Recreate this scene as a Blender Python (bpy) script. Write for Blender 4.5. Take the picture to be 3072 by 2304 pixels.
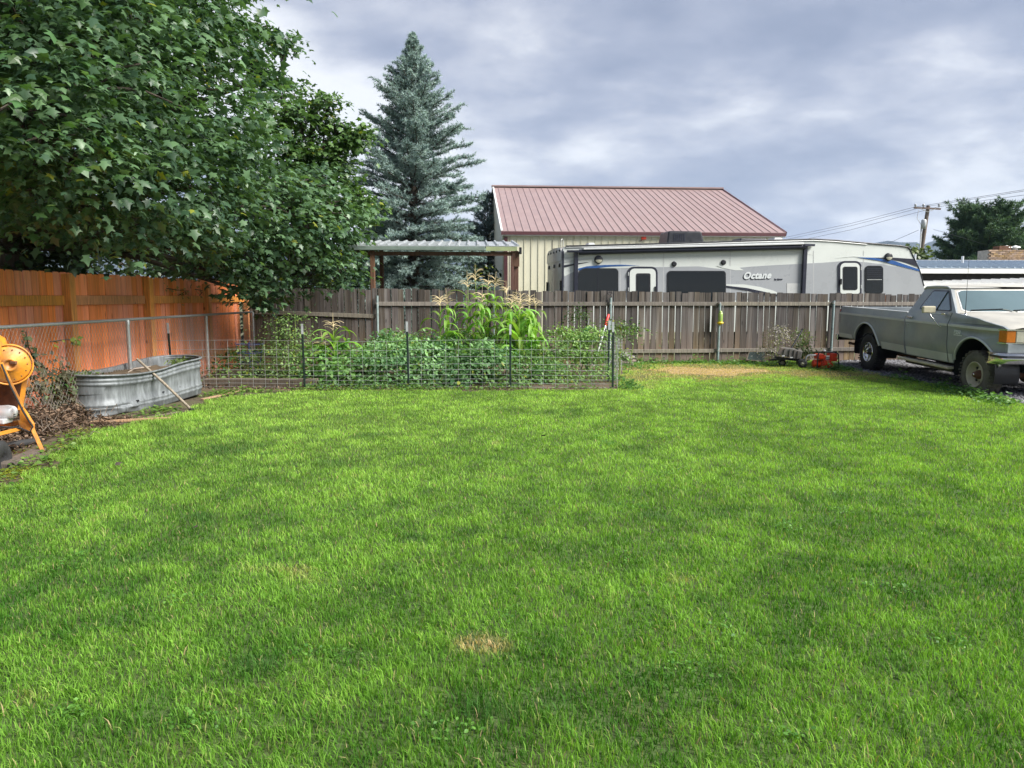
import bpy, bmesh, math, random
import numpy as np
from mathutils import Vector, Matrix
for o in list(bpy.data.objects): bpy.data.objects.remove(o)
SC = bpy.context.scene
COL = SC.collection
R = math.radians
random.seed(7); RNG = np.random.default_rng(11)

# ---------------------------------------------------------------- camera, sky, sun, exposure
F, CAMH = 2194.0, 1.55
PITCH = math.atan((1152 - 890) / F)
cam_d = bpy.data.cameras.new('camera'); cam = bpy.data.objects.new('camera', cam_d); COL.objects.link(cam)
cam.location = (0, 0, CAMH); cam.rotation_euler = (R(90) - PITCH, 0, 0)
cam_d.sensor_width = 36; cam_d.lens = F / 3072 * 36; cam_d.clip_start = 0.05; cam_d.clip_end = 20000
SC.camera = cam
SUN_EL, SUN_AZ = 42.0, 112.0        # azimuth clockwise from +Y
W = bpy.data.worlds.new("World"); SC.world = W; W.use_nodes = True
def build_world():
    nt = W.node_tree; N = nt.nodes; L = nt.links; N.clear()
    def nd(t, **k):
        n = N.new(t)
        for a, b in k.items(): setattr(n, a, b)
        return n
    def m(op, a, b=None, c=None, clamp=False):
        n = nd('ShaderNodeMath', operation=op, use_clamp=clamp)
        for i, v in enumerate((a, b, c)):
            if v is None: continue
            if isinstance(v, (int, float)): n.inputs[i].default_value = v
            else: L.new(v, n.inputs[i])
        return n.outputs[0]
    out = nd('ShaderNodeOutputWorld'); bg = nd('ShaderNodeBackground'); bg.inputs[1].default_value = 0.1
    L.new(bg.outputs[0], out.inputs[0])
    sky = nd('ShaderNodeTexSky', sky_type='NISHITA', sun_disc=False)
    sky.sun_elevation = R(SUN_EL); sky.sun_rotation = R(SUN_AZ); sky.air_density = 1.2; sky.dust_density = 1.0
    tc = nd('ShaderNodeTexCoord'); sep = nd('ShaderNodeSeparateXYZ'); L.new(tc.outputs['Generated'], sep.inputs[0])
    x, y, z = sep.outputs
    zc = m('MAXIMUM', z, 0.0)
    den = m('ADD', zc, 0.30)                      # cloud deck seen in perspective
    px = m('DIVIDE', x, den); py = m('DIVIDE', y, den)
    cmb = nd('ShaderNodeCombineXYZ'); L.new(px, cmb.inputs[0]); L.new(py, cmb.inputs[1])
    def noise(scale, detail, rough, dist, off, sq=(1, 1, 1)):
        mp = nd('ShaderNodeMapping'); mp.inputs['Location'].default_value = off; mp.inputs['Scale'].default_value = sq
        L.new(cmb.outputs[0], mp.inputs[0])
        n = nd('ShaderNodeTexNoise'); n.inputs['Scale'].default_value = scale; n.inputs['Detail'].default_value = detail
        n.inputs['Roughness'].default_value = rough; n.inputs['Distortion'].default_value = dist
        L.new(mp.outputs[0], n.inputs['Vector']); return n.outputs['Fac']
    big = noise(1.1, 3, .5, .25, SKY_OFF1)
    mid = noise(3.0, 10, .60, .15, SKY_OFF2, (0.9, 1.15, 1))
    fine = noise(9.0, 5, .55, .1, (1.0, 4.0, 0))
    s = m('ADD', m('MULTIPLY', big, .82), m('ADD', m('MULTIPLY', mid, .48), m('MULTIPLY', fine, .14)))
    s = m('MULTIPLY_ADD', m('SUBTRACT', s, .70), 1.45, .70)
    # thin cloud, hence brighter, low over the horizon and around veiled openings
    low = m('SUBTRACT', 1.0, m('MULTIPLY', zc, 3.4, clamp=True))
    low = m('SUBTRACT', m('MULTIPLY', m('MULTIPLY', low, low), .34), m('MULTIPLY', m('MINIMUM', zc, .45), .42))
    s = m('ADD', s, low)
    for az, el, wide, amt in OPENINGS:
        dn = nd('ShaderNodeVectorMath', operation='DOT_PRODUCT'); L.new(tc.outputs['Generated'], dn.inputs[0])
        az, el = R(az), R(el); dn.inputs[1].default_value = (math.sin(az) * math.cos(el), math.cos(az) * math.cos(el), math.sin(el))
        op = nd('ShaderNodeMapRange', interpolation_type='SMOOTHSTEP'); L.new(dn.outputs['Value'], op.inputs['Value'])
        op.inputs['From Min'].default_value = math.cos(R(wide)); op.inputs['From Max'].default_value = 1.0
        op.inputs['To Min'].default_value = 0; op.inputs['To Max'].default_value = amt
        s = m('ADD', s, op.outputs[0])
    cr = nd('ShaderNodeValToRGB'); L.new(m('SUBTRACT', s, SKY_BIAS), cr.inputs[0])
    e = cr.color_ramp.elements
    e[0].position = .28; e[0].color = (.235, .262, .345, 1)
    e[1].position = .86; e[1].color = (.93, .93, .95, 1)
    for p_, c_ in ((.42, (.30, .33, .425)), (.55, (.40, .425, .515)), (.66, (.56, .575, .64)), (.75, (.76, .77, .80))):
        k = e.new(p_); k.color = (*c_, 1)
    mul = nd('ShaderNodeMixRGB', blend_type='MULTIPLY'); mul.inputs[0].default_value = 1
    L.new(cr.outputs[0], mul.inputs[1]); mul.inputs[2].default_value = (SKY_GAIN,) * 3 + (1,)
    mix = nd('ShaderNodeMixRGB'); mix.inputs[0].default_value = .96
    L.new(sky.outputs[0], mix.inputs[1]); L.new(mul.outputs[0], mix.inputs[2])
    L.new(mix.outputs[0], bg.inputs[0])
SKY_OFF1, SKY_OFF2, SKY_BIAS, SKY_GAIN = (22.3, 15.1, 0), (12.4, 17.2, 0), 0.205, 1.5
OPENINGS = ((-20.5, 15.0, 8.0, .27), (-12.0, 9.5, 9.0, .33), (-26.0, 12.0, 20.0, .08))
build_world()
sun_d = bpy.data.lights.new('sun', 'SUN'); sun = bpy.data.objects.new('sun', sun_d); COL.objects.link(sun)
sun_d.energy = 1.5; sun_d.angle = R(27); sun_d.color = (1.0, .965, .90)
sv = Vector((math.sin(R(SUN_AZ)) * math.cos(R(SUN_EL)), math.cos(R(SUN_AZ)) * math.cos(R(SUN_EL)), math.sin(R(SUN_EL))))
sun.rotation_euler = sv.to_track_quat('Z', 'Y').to_euler(); sun.location = (20, -10, 40)
SC.view_settings.view_transform = 'Standard'; SC.view_settings.look = 'None'
SC.view_settings.exposure = 2.8; SC.view_settings.gamma = 1.0; SC.view_settings.use_curve_mapping = False
SC.cycles.max_bounces = 6; SC.cycles.transparent_max_bounces = 8

# ---------------------------------------------------------------- measuring: survey of the photograph into metres
_c, _s = math.cos(PITCH), math.sin(PITCH)
def ray(x, y):
    b = (1152 - y) / F
    return Vector(((x - 1536) / F, _c + b * _s, -_s + b * _c))
def G(x, y, z=0.0):
    d = ray(x, y); return Vector((0, 0, CAMH)) + d * ((z - CAMH) / d.z)
def A(x, y, Y):
    d = ray(x, y); return Vector((0, 0, CAMH)) + d * (Y / d.y)
class Plane:
    """vertical plane through p, running along dir (a yaw); t metres along it, z up, n towards the yard"""
    def __init__(s, p, yaw):
        s.p = Vector((p[0], p[1], 0)); s.d = Vector((math.cos(R(yaw)), math.sin(R(yaw)), 0)); s.n = Vector((s.d.y, -s.d.x, 0))
    def tz(s, x, y):
        d = ray(x, y); k = (s.p.dot(s.n)) / d.dot(s.n); q = Vector((0, 0, CAMH)) + d * k
        return ((q - s.p).dot(s.d), q.z)
    def w(s, t, z, n=0.0):
        q = s.p + s.d * t + s.n * n; return Vector((q.x, q.y, z))

# ---------------------------------------------------------------- building helpers
class MB:
    def __init__(s): s.v = []; s.f = []; s.sm = []
    def add(s, vs, fs, smooth=False):
        b = len(s.v); s.v += [tuple(v) for v in vs]
        for f in fs: s.f.append(tuple(i + b for i in f)); s.sm.append(smooth)
        return s
    def hexa(s, p):     # 8 corners: bottom ring 0-3, top ring 4-7
        return s.add(p, [(3, 2, 1, 0), (4, 5, 6, 7), (0, 1, 5, 4), (1, 2, 6, 5), (2, 3, 7, 6), (3, 0, 4, 7)])
    def box(s, c, d, rot=None):
        c = Vector(c); x, y, z = (q / 2 for q in d); P = []
        for k in (-z, z):
            for a, b in ((-x, -y), (x, -y), (x, y), (-x, y)):
                q = Vector((a, b, k)); P.append(c + (rot @ q if rot else q))
        return s.hexa(P)
    def bar(s, a, b, w, h, up=(0, 0, 1)):
        a = Vector(a); b = Vector(b); d = (b - a).normalized(); u = Vector(up)
        if abs(d.dot(u)) > .98: u = Vector((0, 1, 0))
        sd = d.cross(u).normalized() * (w / 2); u = sd.cross(d).normalized() * (h / 2)
        return s.hexa([a - sd - u, a + sd - u, a + sd + u, a - sd + u, b - sd - u, b + sd - u, b + sd + u, b - sd + u])
    def tube(s, pts, r, n=8, cap=True, smooth=True):
        pts = [Vector(p) for p in pts]; k = len(pts); rr = r if isinstance(r, (list, tuple)) else [r] * k
        V = []; ref = None
        for i, p in enumerate(pts):
            d = (pts[min(i + 1, k - 1)] - pts[max(i - 1, 0)]).normalized()
            if ref is None: ref = Vector((0, 0, 1)) if abs(d.z) < .9 else Vector((1, 0, 0))
            a = d.cross(ref).normalized(); b = a.cross(d).normalized(); ref = b
            for j in range(n):
                t = 2 * math.pi * j / n; V.append(p + (a * math.cos(t) + b * math.sin(t)) * rr[i])
        Fs = []
        for i in range(k - 1):
            for j in range(n):
                j2 = (j + 1) % n; Fs.append((i * n + j, i * n + j2, (i + 1) * n + j2, (i + 1) * n + j))
        s.add(V, Fs, smooth)
        if cap: s.add(V, [tuple(range(n - 1, -1, -1)), tuple(range((k - 1) * n, k * n))])
        return s
    def lathe(s, o, ax, prof, n=24, smooth=True, a0=0, a1=360):
        """prof: (distance along ax, radius)"""
        o = Vector(o); ax = Vector(ax).normalized(); ref = Vector((0, 0, 1)) if abs(ax.z) < .9 else Vector((1, 0, 0))
        a = ax.cross(ref).normalized(); b = a.cross(ax).normalized(); V = []; full = abs(a1 - a0) >= 360; m = n if full else n + 1
        for h, r in prof:
            for j in range(m):
                t = R(a0 + (a1 - a0) * j / n); V.append(o + ax * h + (a * math.cos(t) + b * math.sin(t)) * r)
        Fs = []
        for i in range(len(prof) - 1):
            for j in range(n):
                j2 = (j + 1) % m; Fs.append((i * m + j, (i + 1) * m + j, (i + 1) * m + j2, i * m + j2))
        return s.add(V, Fs, smooth)
    def prism(s, P0, P1):
        n = len(P0); V = list(P0) + list(P1)
        return s.add(V, [tuple(range(n)), tuple(range(2 * n - 1, n - 1, -1))] + [(i, n + i, n + (i + 1) % n, (i + 1) % n) for i in range(n)])
    def slab(s, pl, poly, n0, n1): return s.prism([pl.w(t, z, n1) for t, z in poly], [pl.w(t, z, n0) for t, z in poly])
    def mesh(s, name, bevel=0, seg=2):
        me = bpy.data.meshes.new(name); me.from_pydata(s.v, [], s.f); me.polygons.foreach_set('use_smooth', s.sm)
        bm = bmesh.new(); bm.from_mesh(me)
        bmesh.ops.recalc_face_normals(bm, faces=bm.faces)
        if bevel:
            ed = [e for e in bm.edges if len(e.link_faces) == 2 and e.calc_face_angle(0) > .6]
            bmesh.ops.bevel(bm, geom=ed, offset=bevel, segments=seg, affect='EDGES', clamp_overlap=True, profile=.6)
        bm.to_mesh(me); bm.free(); return me
    def build(s, name, m, parent=None, bevel=0, seg=2): return link(name, s.mesh(name, bevel, seg), m, parent)
def link(name, me, m=None, parent=None):
    o = bpy.data.objects.new(name, me); COL.objects.link(o)
    if m is not None and not me.materials: me.materials.append(m)
    if parent is not None:
        o.parent = parent; o.matrix_parent_inverse = inv_of(parent)
    return o
def inv_of(p):
    mm = p.matrix_basis.copy()
    if p.parent: mm = p.parent.matrix_basis @ p.matrix_parent_inverse @ mm
    return mm.inverted()
def tag(o, label, cat, group=None):
    o['label'] = label; o['category'] = cat
    if group: o['group'] = group
    return o
def thing(name, label, cat, loc=(0, 0, 0), group=None, rz=0):
    o = bpy.data.objects.new(name, None); COL.objects.link(o); o.location = loc; o.rotation_euler = (0, 0, rz); o.empty_display_size = .1
    return tag(o, label, cat, group)
def kind(o, k): o['kind'] = k; return o
def copy_tree(o, parent=None):
    c = o.copy(); COL.objects.link(c)
    if parent is not None: c.parent = parent
    for ch in list(o.children): copy_tree(ch, c)
    return c
def np_mesh(name, V, T, mat_, col=None, parent=None, smooth=False, quads=None):
    me = bpy.data.meshes.new(name); nv = len(V); nt_ = len(T); nq = 0 if quads is None else len(quads)
    me.vertices.add(nv); me.vertices.foreach_set('co', np.ascontiguousarray(V, np.float32).ravel())
    me.loops.add(nt_ * 3 + nq * 4); me.polygons.add(nt_ + nq)
    li = np.asarray(T, np.int32).ravel(); st = np.arange(nt_, dtype=np.int32) * 3
    if nq:
        li = np.concatenate([li, np.asarray(quads, np.int32).ravel()]); st = np.concatenate([st, nt_ * 3 + np.arange(nq, dtype=np.int32) * 4])
    me.loops.foreach_set('vertex_index', li); me.polygons.foreach_set('loop_start', st)
    me.update(calc_edges=True)
    if smooth: me.polygons.foreach_set('use_smooth', np.ones(nt_ + nq, bool))
    if col is not None:
        at = me.color_attributes.new('Col', 'FLOAT_COLOR', 'POINT'); at.data.foreach_set('color', np.ascontiguousarray(col, np.float32).ravel())
    me.materials.append(mat_)
    return link(name, me, None, parent)
def unit(a): return a / np.maximum(np.linalg.norm(a, axis=-1, keepdims=True), 1e-9)
def scatter(name, T, Fc, pos, tip, nrm, size, col, mat_, parent=None, wid=None):
    """many copies of a flat template (x across, y along tip, z up) joined into one mesh"""
    tip = unit(tip); xa = unit(np.cross(tip, nrm)); nz = np.cross(xa, tip)
    T = np.asarray(T, float); k = len(T); n = len(pos); size = np.broadcast_to(size, (n,))
    wx = size if wid is None else wid
    V = (pos[:, None, :] + T[None, :, 0:1] * (xa * wx[:, None])[:, None, :] + T[None, :, 1:2] * (tip * size[:, None])[:, None, :] + T[None, :, 2:3] * (nz * size[:, None])[:, None, :])
    Fc = np.asarray(Fc, int); I = (Fc[None] + (np.arange(n) * k)[:, None, None]).reshape(-1, 3)
    C = np.repeat(np.concatenate([col, np.ones((n, 1))], 1), k, 0)
    return np_mesh(name, V.reshape(-1, 3), I, mat_, C, parent)
def vnoise(x, y, sc, seed=0):
    r = np.random.default_rng(seed).random((64, 64)); X = np.asarray(x) / sc; Y = np.asarray(y) / sc
    i = np.floor(X).astype(int); j = np.floor(Y).astype(int); fx = X - i; fy = Y - j
    fx = fx * fx * (3 - 2 * fx); fy = fy * fy * (3 - 2 * fy); g = lambda a, b: r[a % 64, b % 64]
    return (g(i, j) * (1 - fx) + g(i + 1, j) * fx) * (1 - fy) + (g(i, j + 1) * (1 - fx) + g(i + 1, j + 1) * fx) * fy
def inpoly(x, y, poly):
    r = np.zeros(len(x), bool); n = len(poly)
    for i in range(n):
        (xa, ya), (xb, yb) = poly[i], poly[(i + 1) % n]
        c = ((ya > y) != (yb > y)); with_ = (xb - xa) * (y - ya) / (yb - ya + 1e-12) + xa
        r ^= c & (x < with_)
    return r
def rrect(x0, y0, x1, y1, r, n=4, tl=None, tr=None, br=None, bl=None):
    out = []
    for cx, cy, a, q in ((x1, y0, 270, tr), (x1, y1, 0, br), (x0, y1, 90, bl), (x0, y0, 180, tl)):
        q = r if q is None else q; sx = -1 if cx == x1 else 1; sy = 1 if cy == y0 else -1
        for i in range(n + 1):
            t = R(a + 90 * i / n); out.append((cx + sx * q + math.cos(t) * q, cy + sy * q + math.sin(t) * q))
    return out

# ---------------------------------------------------------------- materials
def M_(name, base, rough=.6, metal=0.0, var=.25, scale=8.0, stretch=(1, 1, 1), bump=0.0, bscale=60.0, obj=0.0, stain=None, stain_scale=2.5, stain_amt=.5, spec=.5, coat=0.0, rand_hue=0.0, emit=None, coord='Object', dirt=None):
    m = bpy.data.materials.new(name); m.use_nodes = True; nt = m.node_tree; N = nt.nodes; L = nt.links; b = N['Principled BSDF']
    tc = N.new('ShaderNodeTexCoord'); oi = N.new('ShaderNodeObjectInfo')
    vm = N.new('ShaderNodeVectorMath'); vm.operation = 'MULTIPLY_ADD'; vm.inputs[1].default_value = stretch
    L.new(tc.outputs[coord], vm.inputs[0])
    off = N.new('ShaderNodeMath'); off.operation = 'MULTIPLY'; off.inputs[1].default_value = 37.0; L.new(oi.outputs['Random'], off.inputs[0]); L.new(off.outputs[0], vm.inputs[2])
    n1 = N.new('ShaderNodeTexNoise'); n1.inputs['Scale'].default_value = scale; n1.inputs['Detail'].default_value = 6; n1.inputs['Roughness'].default_value = .6; L.new(vm.outputs[0], n1.inputs['Vector'])
    def mixc(fac, a, bcol, mode='MIX'):
        x = N.new('ShaderNodeMixRGB'); x.blend_type = mode
        for i, v in enumerate((fac, a, bcol)):
            if isinstance(v, (int, float)): x.inputs[i].default_value = v
            elif isinstance(v, tuple): x.inputs[i].default_value = (*v, 1)
            else: L.new(v, x.inputs[i])
        return x.outputs[0]
    def rng(v, a, b_, c, d):
        x = N.new('ShaderNodeMapRange'); L.new(v, x.inputs[0])
        for i, q in enumerate((a, b_, c, d)): x.inputs[i + 1].default_value = q
        return x.outputs[0]
    val = rng(n1.outputs['Fac'], .3, .7, 1 - var, 1 + var)
    colr = mixc(1.0, base, val, 'MULTIPLY')
    if stain:
        n2 = N.new('ShaderNodeTexNoise'); n2.inputs['Scale'].default_value = stain_scale; n2.inputs['Detail'].default_value = 5; L.new(vm.outputs[0], n2.inputs['Vector'])
        colr = mixc(rng(n2.outputs['Fac'], .45, .68, 0, stain_amt), colr, stain)
    if dirt:      # a soiled foot: (colour, z from, z to, amount)
        sp = N.new('ShaderNodeSeparateXYZ'); L.new(tc.outputs['Object'], sp.inputs[0])
        ad = N.new('ShaderNodeMath'); ad.operation = 'MULTIPLY_ADD'; ad.inputs[1].default_value = .35; L.new(n1.outputs['Fac'], ad.inputs[0]); L.new(sp.outputs[2], ad.inputs[2])
        colr = mixc(rng(ad.outputs[0], dirt[1], dirt[2], dirt[3], 0), colr, dirt[0])
    if obj or rand_hue:
        hs = N.new('ShaderNodeHueSaturation'); L.new(colr, hs.inputs['Color'])
        L.new(rng(oi.outputs['Random'], 0, 1, 1 - obj, 1 + obj), hs.inputs['Value'])
        w = N.new('ShaderNodeTexWhiteNoise'); w.noise_dimensions = '1D'; L.new(oi.outputs['Random'], w.inputs['W'])
        L.new(rng(w.outputs['Value'], 0, 1, .5 - rand_hue, .5 + rand_hue), hs.inputs['Hue'])
        L.new(rng(w.outputs['Value'], 0, 1, 1 - obj, 1 + obj * .6), hs.inputs['Saturation']); colr = hs.outputs[0]
    L.new(colr, b.inputs['Base Color'])
    b.inputs['Metallic'].default_value = metal; b.inputs['Specular IOR Level'].default_value = spec; b.inputs['Coat Weight'].default_value = coat
    L.new(rng(n1.outputs['Fac'], .3, .7, max(0, rough - .08), min(1, rough + .08)), b.inputs['Roughness'])
    if bump:
        n3 = N.new('ShaderNodeTexNoise'); n3.inputs['Scale'].default_value = bscale; n3.inputs['Detail'].default_value = 4; L.new(vm.outputs[0], n3.inputs['Vector'])
        bp = N.new('ShaderNodeBump'); bp.inputs['Strength'].default_value = bump; bp.inputs['Distance'].default_value = .01; L.new(n3.outputs['Fac'], bp.inputs['Height']); L.new(bp.outputs[0], b.inputs['Normal'])
    return m
def wood(name, base, dark, obj=.25, hue=.015, knots=True, dirt=None, rough=.8, grey=None, var=.42):
    m = M_(name, base, rough, var=var, scale=3.2, stretch=(14, 14, .9), bump=.5, bscale=7, obj=obj, rand_hue=hue, dirt=dirt, stain=grey, stain_scale=1.1, stain_amt=.75)
    nt = m.node_tree; N = nt.nodes; L = nt.links; b = N['Principled BSDF']
    if knots:
        tc = [n for n in N if n.type == 'TEX_COORD'][0]; oi = [n for n in N if n.type == 'OBJECT_INFO'][0]
        ma = N.new('ShaderNodeVectorMath'); ma.operation = 'MULTIPLY_ADD'; ma.inputs[1].default_value = (1, 1, .62)
        mu = N.new('ShaderNodeMath'); mu.operation = 'MULTIPLY'; mu.inputs[1].default_value = 91; L.new(oi.outputs['Random'], mu.inputs[0])
        L.new(tc.outputs['Object'], ma.inputs[0]); L.new(mu.outputs[0], ma.inputs[2])
        vo = N.new('ShaderNodeTexVoronoi'); vo.inputs['Scale'].default_value = 5.2; L.new(ma.outputs[0], vo.inputs['Vector'])
        mr = N.new('ShaderNodeMapRange'); L.new(vo.outputs['Distance'], mr.inputs[0]); mr.inputs[1].default_value = .05; mr.inputs[2].default_value = .13; mr.inputs[3].default_value = .75; mr.inputs[4].default_value = 0
        src = b.inputs['Base Color'].links[0].from_socket
        mx = N.new('ShaderNodeMixRGB'); L.new(mr.outputs[0], mx.inputs[0]); L.new(src, mx.inputs[1]); mx.inputs[2].default_value = (*dark, 1); L.new(mx.outputs[0], b.inputs['Base Color'])
    return m
def leafm(name, rough=.5, trans=.3, tint=(1, 1, 1), col=None, spec=.35):
    """leaf or blade: colour from the mesh, light passes through"""
    m = bpy.data.materials.new(name); m.use_nodes = True; nt = m.node_tree; N = nt.nodes; L = nt.links; b = N['Principled BSDF']; out = N['Material Output']
    if col is None:
        a = N.new('ShaderNodeAttribute'); a.attribute_name = 'Col'; c = a.outputs['Color']
    else:
        oi = N.new('ShaderNodeObjectInfo'); hs = N.new('ShaderNodeHueSaturation'); hs.inputs['Color'].default_value = (*col, 1)
        for k, lo, hi in (('Value', .65, 1.45), ('Hue', .475, .515)):
            mr = N.new('ShaderNodeMapRange'); L.new(oi.outputs['Random'], mr.inputs[0]); mr.inputs[3].default_value = lo; mr.inputs[4].default_value = hi; L.new(mr.outputs[0], hs.inputs[k])
        c = hs.outputs[0]
    L.new(c, b.inputs['Base Color']); b.inputs['Roughness'].default_value = rough; b.inputs['Specular IOR Level'].default_value = spec
    t = N.new('ShaderNodeBsdfTranslucent'); mu = N.new('ShaderNodeMixRGB'); mu.blend_type = 'MULTIPLY'; mu.inputs[0].default_value = 1; L.new(c, mu.inputs[1]); mu.inputs[2].default_value = (1.25, 1.35, .55, 1); L.new(mu.outputs[0], t.inputs[0])
    mx = N.new('ShaderNodeMixShader'); mx.inputs[0].default_value = trans; L.new(b.outputs[0], mx.inputs[1]); L.new(t.outputs[0], mx.inputs[2]); L.new(mx.outputs[0], out.inputs[0])
    return m
MAT = dict(
    greywood=wood('weathered_grey_wood', (.062, .048, .040), (.012, .009, .007), obj=.45, hue=.02, dirt=((.19, .125, .08), .02, .72, .9), grey=(.150, .138, .126), var=.6),
    greyrail=wood('weathered_rail_wood', (.17, .15, .125), (.07, .05, .04), obj=.2),
    redwood=wood('stained_red_cedar', (.80, .245, .095), (.28, .06, .025), obj=.12, hue=.004, var=.22, rough=.65),
    postwood=wood('stained_post_wood', (.56, .225, .07), (.14, .04, .01), obj=.14, hue=.008, rough=.65),
    oldwood=wood('old_timber', (.115, .09, .065), (.05, .035, .02), obj=.25),
    brownpost=wood('brown_stained_post', (.13, .062, .042), (.04, .02, .015), obj=.15),
    palewood=wood('pale_handle_wood', (.26, .215, .17), (.15, .10, .06), obj=.1, knots=False),
    galv=M_('galvanised_tank_steel', (.185, .20, .21), .55, .3, var=.4, scale=6, stretch=(4, 4, .8), stain=(.10, .11, .115), stain_scale=3.5, stain_amt=.7, bump=.12, bscale=40),
    pipe=M_('galvanised_pipe', (.42, .43, .43), .45, .7, var=.12, scale=20),
    wire=M_('galvanised_wire', (.55, .57, .57), .4, .6, var=.1),
    oldwire=M_('dull_chain_wire', (.30, .27, .25), .6, .2, var=.2),
    greenpipe=M_('pale_green_steel_post', (.26, .33, .33), .45, .3, var=.2, scale=12),
    tpost=M_('dark_green_post_paint', (.012, .028, .022), .5, var=.3),
    white=M_('white_paint', (.78, .78, .76), .45, var=.06, stain=(.6, .58, .54), stain_amt=.3),
    rvwhite=M_('trailer_white_skin', (.57, .60, .575), .3, var=.03, scale=2, coat=.3),
    rvgrey=M_('trailer_grey_skin', (.30, .315, .335), .3, var=.04, scale=1.5, coat=.3),
    rvback=M_('trailer_beige_grey_skin', (.32, .305, .29), .35, var=.05, coat=.3),
    black=M_('black_plastic', (.013, .014, .018), .35, var=.2),
    navy=M_('dark_navy_vinyl', (.016, .018, .032), .35, var=.1),
    blue=M_('blue_vinyl', (.022, .085, .27), .3, var=.06),
    glass=M_('dark_tinted_glass', (.010, .014, .018), .08, var=.05, spec=.3),
    cream=M_('cream_metal_siding', (.66, .635, .49), .45, var=.05, scale=3, obj=.035, stain=(.55, .51, .38), stain_amt=.4, stretch=(1, 1, .4)),
    mauve=M_('faded_red_metal_roof', (.275, .195, .19), .45, var=.07, scale=2, obj=.035, stain=(.33, .25, .245), stain_amt=.4),
    maroon=M_('maroon_trim', (.085, .03, .035), .45, var=.1),
    zinc=M_('bare_metal_roofing', (.50, .53, .55), .35, .5, var=.12, scale=4, obj=.06, stain=(.36, .36, .35), stain_amt=.4),
    bluezinc=M_('pale_blue_metal_roofing', (.30, .37, .45), .4, .2, var=.08, obj=.04),
    greentrim=M_('faded_green_gutter', (.17, .22, .19), .5, var=.15),
    soil=M_('garden_soil', (.095, .068, .042), .95, var=.45, scale=14, bump=.8, bscale=40, stain=(.15, .105, .06), stain_amt=.7),
    bark=M_('bark', (.065, .052, .04), .9, var=.4, scale=6, stretch=(3, 3, .6), bump=.8, bscale=14),
    rust=M_('rusty_brown_steel', (.12, .055, .03), .8, var=.4, scale=18),
    orange=M_('worn_orange_paint', (.60, .235, .02), .5, var=.2, scale=7, stain=(.24, .10, .035), stain_scale=6, stain_amt=.9, bump=.25, bscale=50),
    red=M_('red_engine_paint', (.62, .045, .012), .38, var=.12, stain=(.30, .03, .015), stain_amt=.4),
    rubber=M_('tyre_rubber', (.022, .022, .023), .8, var=.3, scale=20),
    dusty=M_('dusty_tyre_rubber', (.12, .11, .09), .9, var=.3, scale=9, stain=(.045, .042, .038), stain_amt=.6),
    chrome=M_('chrome', (.62, .62, .60), .16, 1.0, var=.05),
    dullrim=M_('dusty_painted_rim', (.46, .43, .32), .65, .0, var=.2, scale=10, stain=(.27, .24, .17), stain_amt=.5),
    amber=M_('amber_lens', (.50, .15, .012), .2, var=.12, scale=30),
    lamp=M_('clear_lamp_lens', (.42, .41, .33), .15, var=.12, scale=22, spec=.7),
    tail=M_('red_tail_lens', (.22, .015, .02), .25, var=.1),
    beige=M_('beige_running_board', (.46, .42, .30), .5, var=.15),
    stone=M_('grey_rubble_stone', (.27, .25, .24), .9, var=.3, scale=9, bump=.6, obj=.2),
    brick=M_('tan_brick', (.36, .24, .15), .9, var=.25, obj=.3, rand_hue=.012),
    mortar=M_('mortar', (.40, .36, .30), .95),
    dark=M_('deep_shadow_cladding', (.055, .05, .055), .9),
    hose=M_('green_garden_hose', (.012, .16, .075), .4, var=.2),
    yellow=M_('yellow_plastic', (.70, .50, .03), .4, var=.1),
    limeg=M_('translucent_green_bottle', (.28, .40, .10), .2, var=.15),
    redgrip=M_('red_grip', (.60, .03, .025), .45, var=.1),
    wirebl=M_('blue_coated_wire', (.05, .08, .22), .4),
    insul=M_('porcelain', (.42, .44, .46), .3),
    pole=wood('utility_pole_wood', (.13, .10, .085), (.04, .03, .025), obj=.05, knots=False),
    leaf=leafm('maple_leaf', .42, .30, spec=.45), needle=leafm('needle', .6, .12), blade=leafm('grass_blade', .6, .42, spec=.14),
    herb=leafm('garden_leaf', .5, .34), deadleaf=leafm('dead_leaf', .8, .1, spec=.15), cornleaf=leafm('corn_leaf', .45, .40, col=(.22, .40, .08)),
    oneleaf=leafm('maple_leaf_single', .42, .30, col=(.050, .105, .034), spec=.45), tassel=M_('corn_tassel', (.60, .49, .29), .8, var=.15), cornstalk=M_('corn_stalk', (.20, .27, .06), .6, var=.2),
)
GRASS = 1.0

# ---------------------------------------------------------------- ground
def sheet(name, poly, z, m, sub=0):
    bm = bmesh.new(); vs = [bm.verts.new((x, y, z)) for x, y in poly]; bm.faces.new(vs)
    bmesh.ops.recalc_face_normals(bm, faces=bm.faces)
    me = bpy.data.meshes.new(name); bm.to_mesh(me); bm.free()
    if me.polygons[0].normal.z < 0: me.flip_normals()
    return kind(link(name, me, m), 'structure')
MAT['ground'] = M_('far_ground', (.10, .115, .05), .95, var=.4, scale=.25, stain=(.16, .14, .09), stain_scale=.08)
MAT['lawnbase'] = M_('lawn_thatch', (.055, .095, .02), .95, var=.45, scale=9, stain=(.07, .065, .024), stain_scale=3, bump=.8, bscale=70)
MAT['mossdirt'] = M_('mossy_dirt', (.075, .056, .034), .95, var=.45, scale=11, bump=.9, bscale=50, stain=(.075, .085, .02), stain_scale=1.9, stain_amt=.8)
MAT['gravelbed'] = M_('dark_gravel_bed', (.085, .085, .09), .9, var=.5, scale=40, bump=1, bscale=60)
sheet('ground', [(-6500, -300), (6500, -300), (6500, 5200), (-6500, 5200)], -.012, MAT['ground'])
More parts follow.
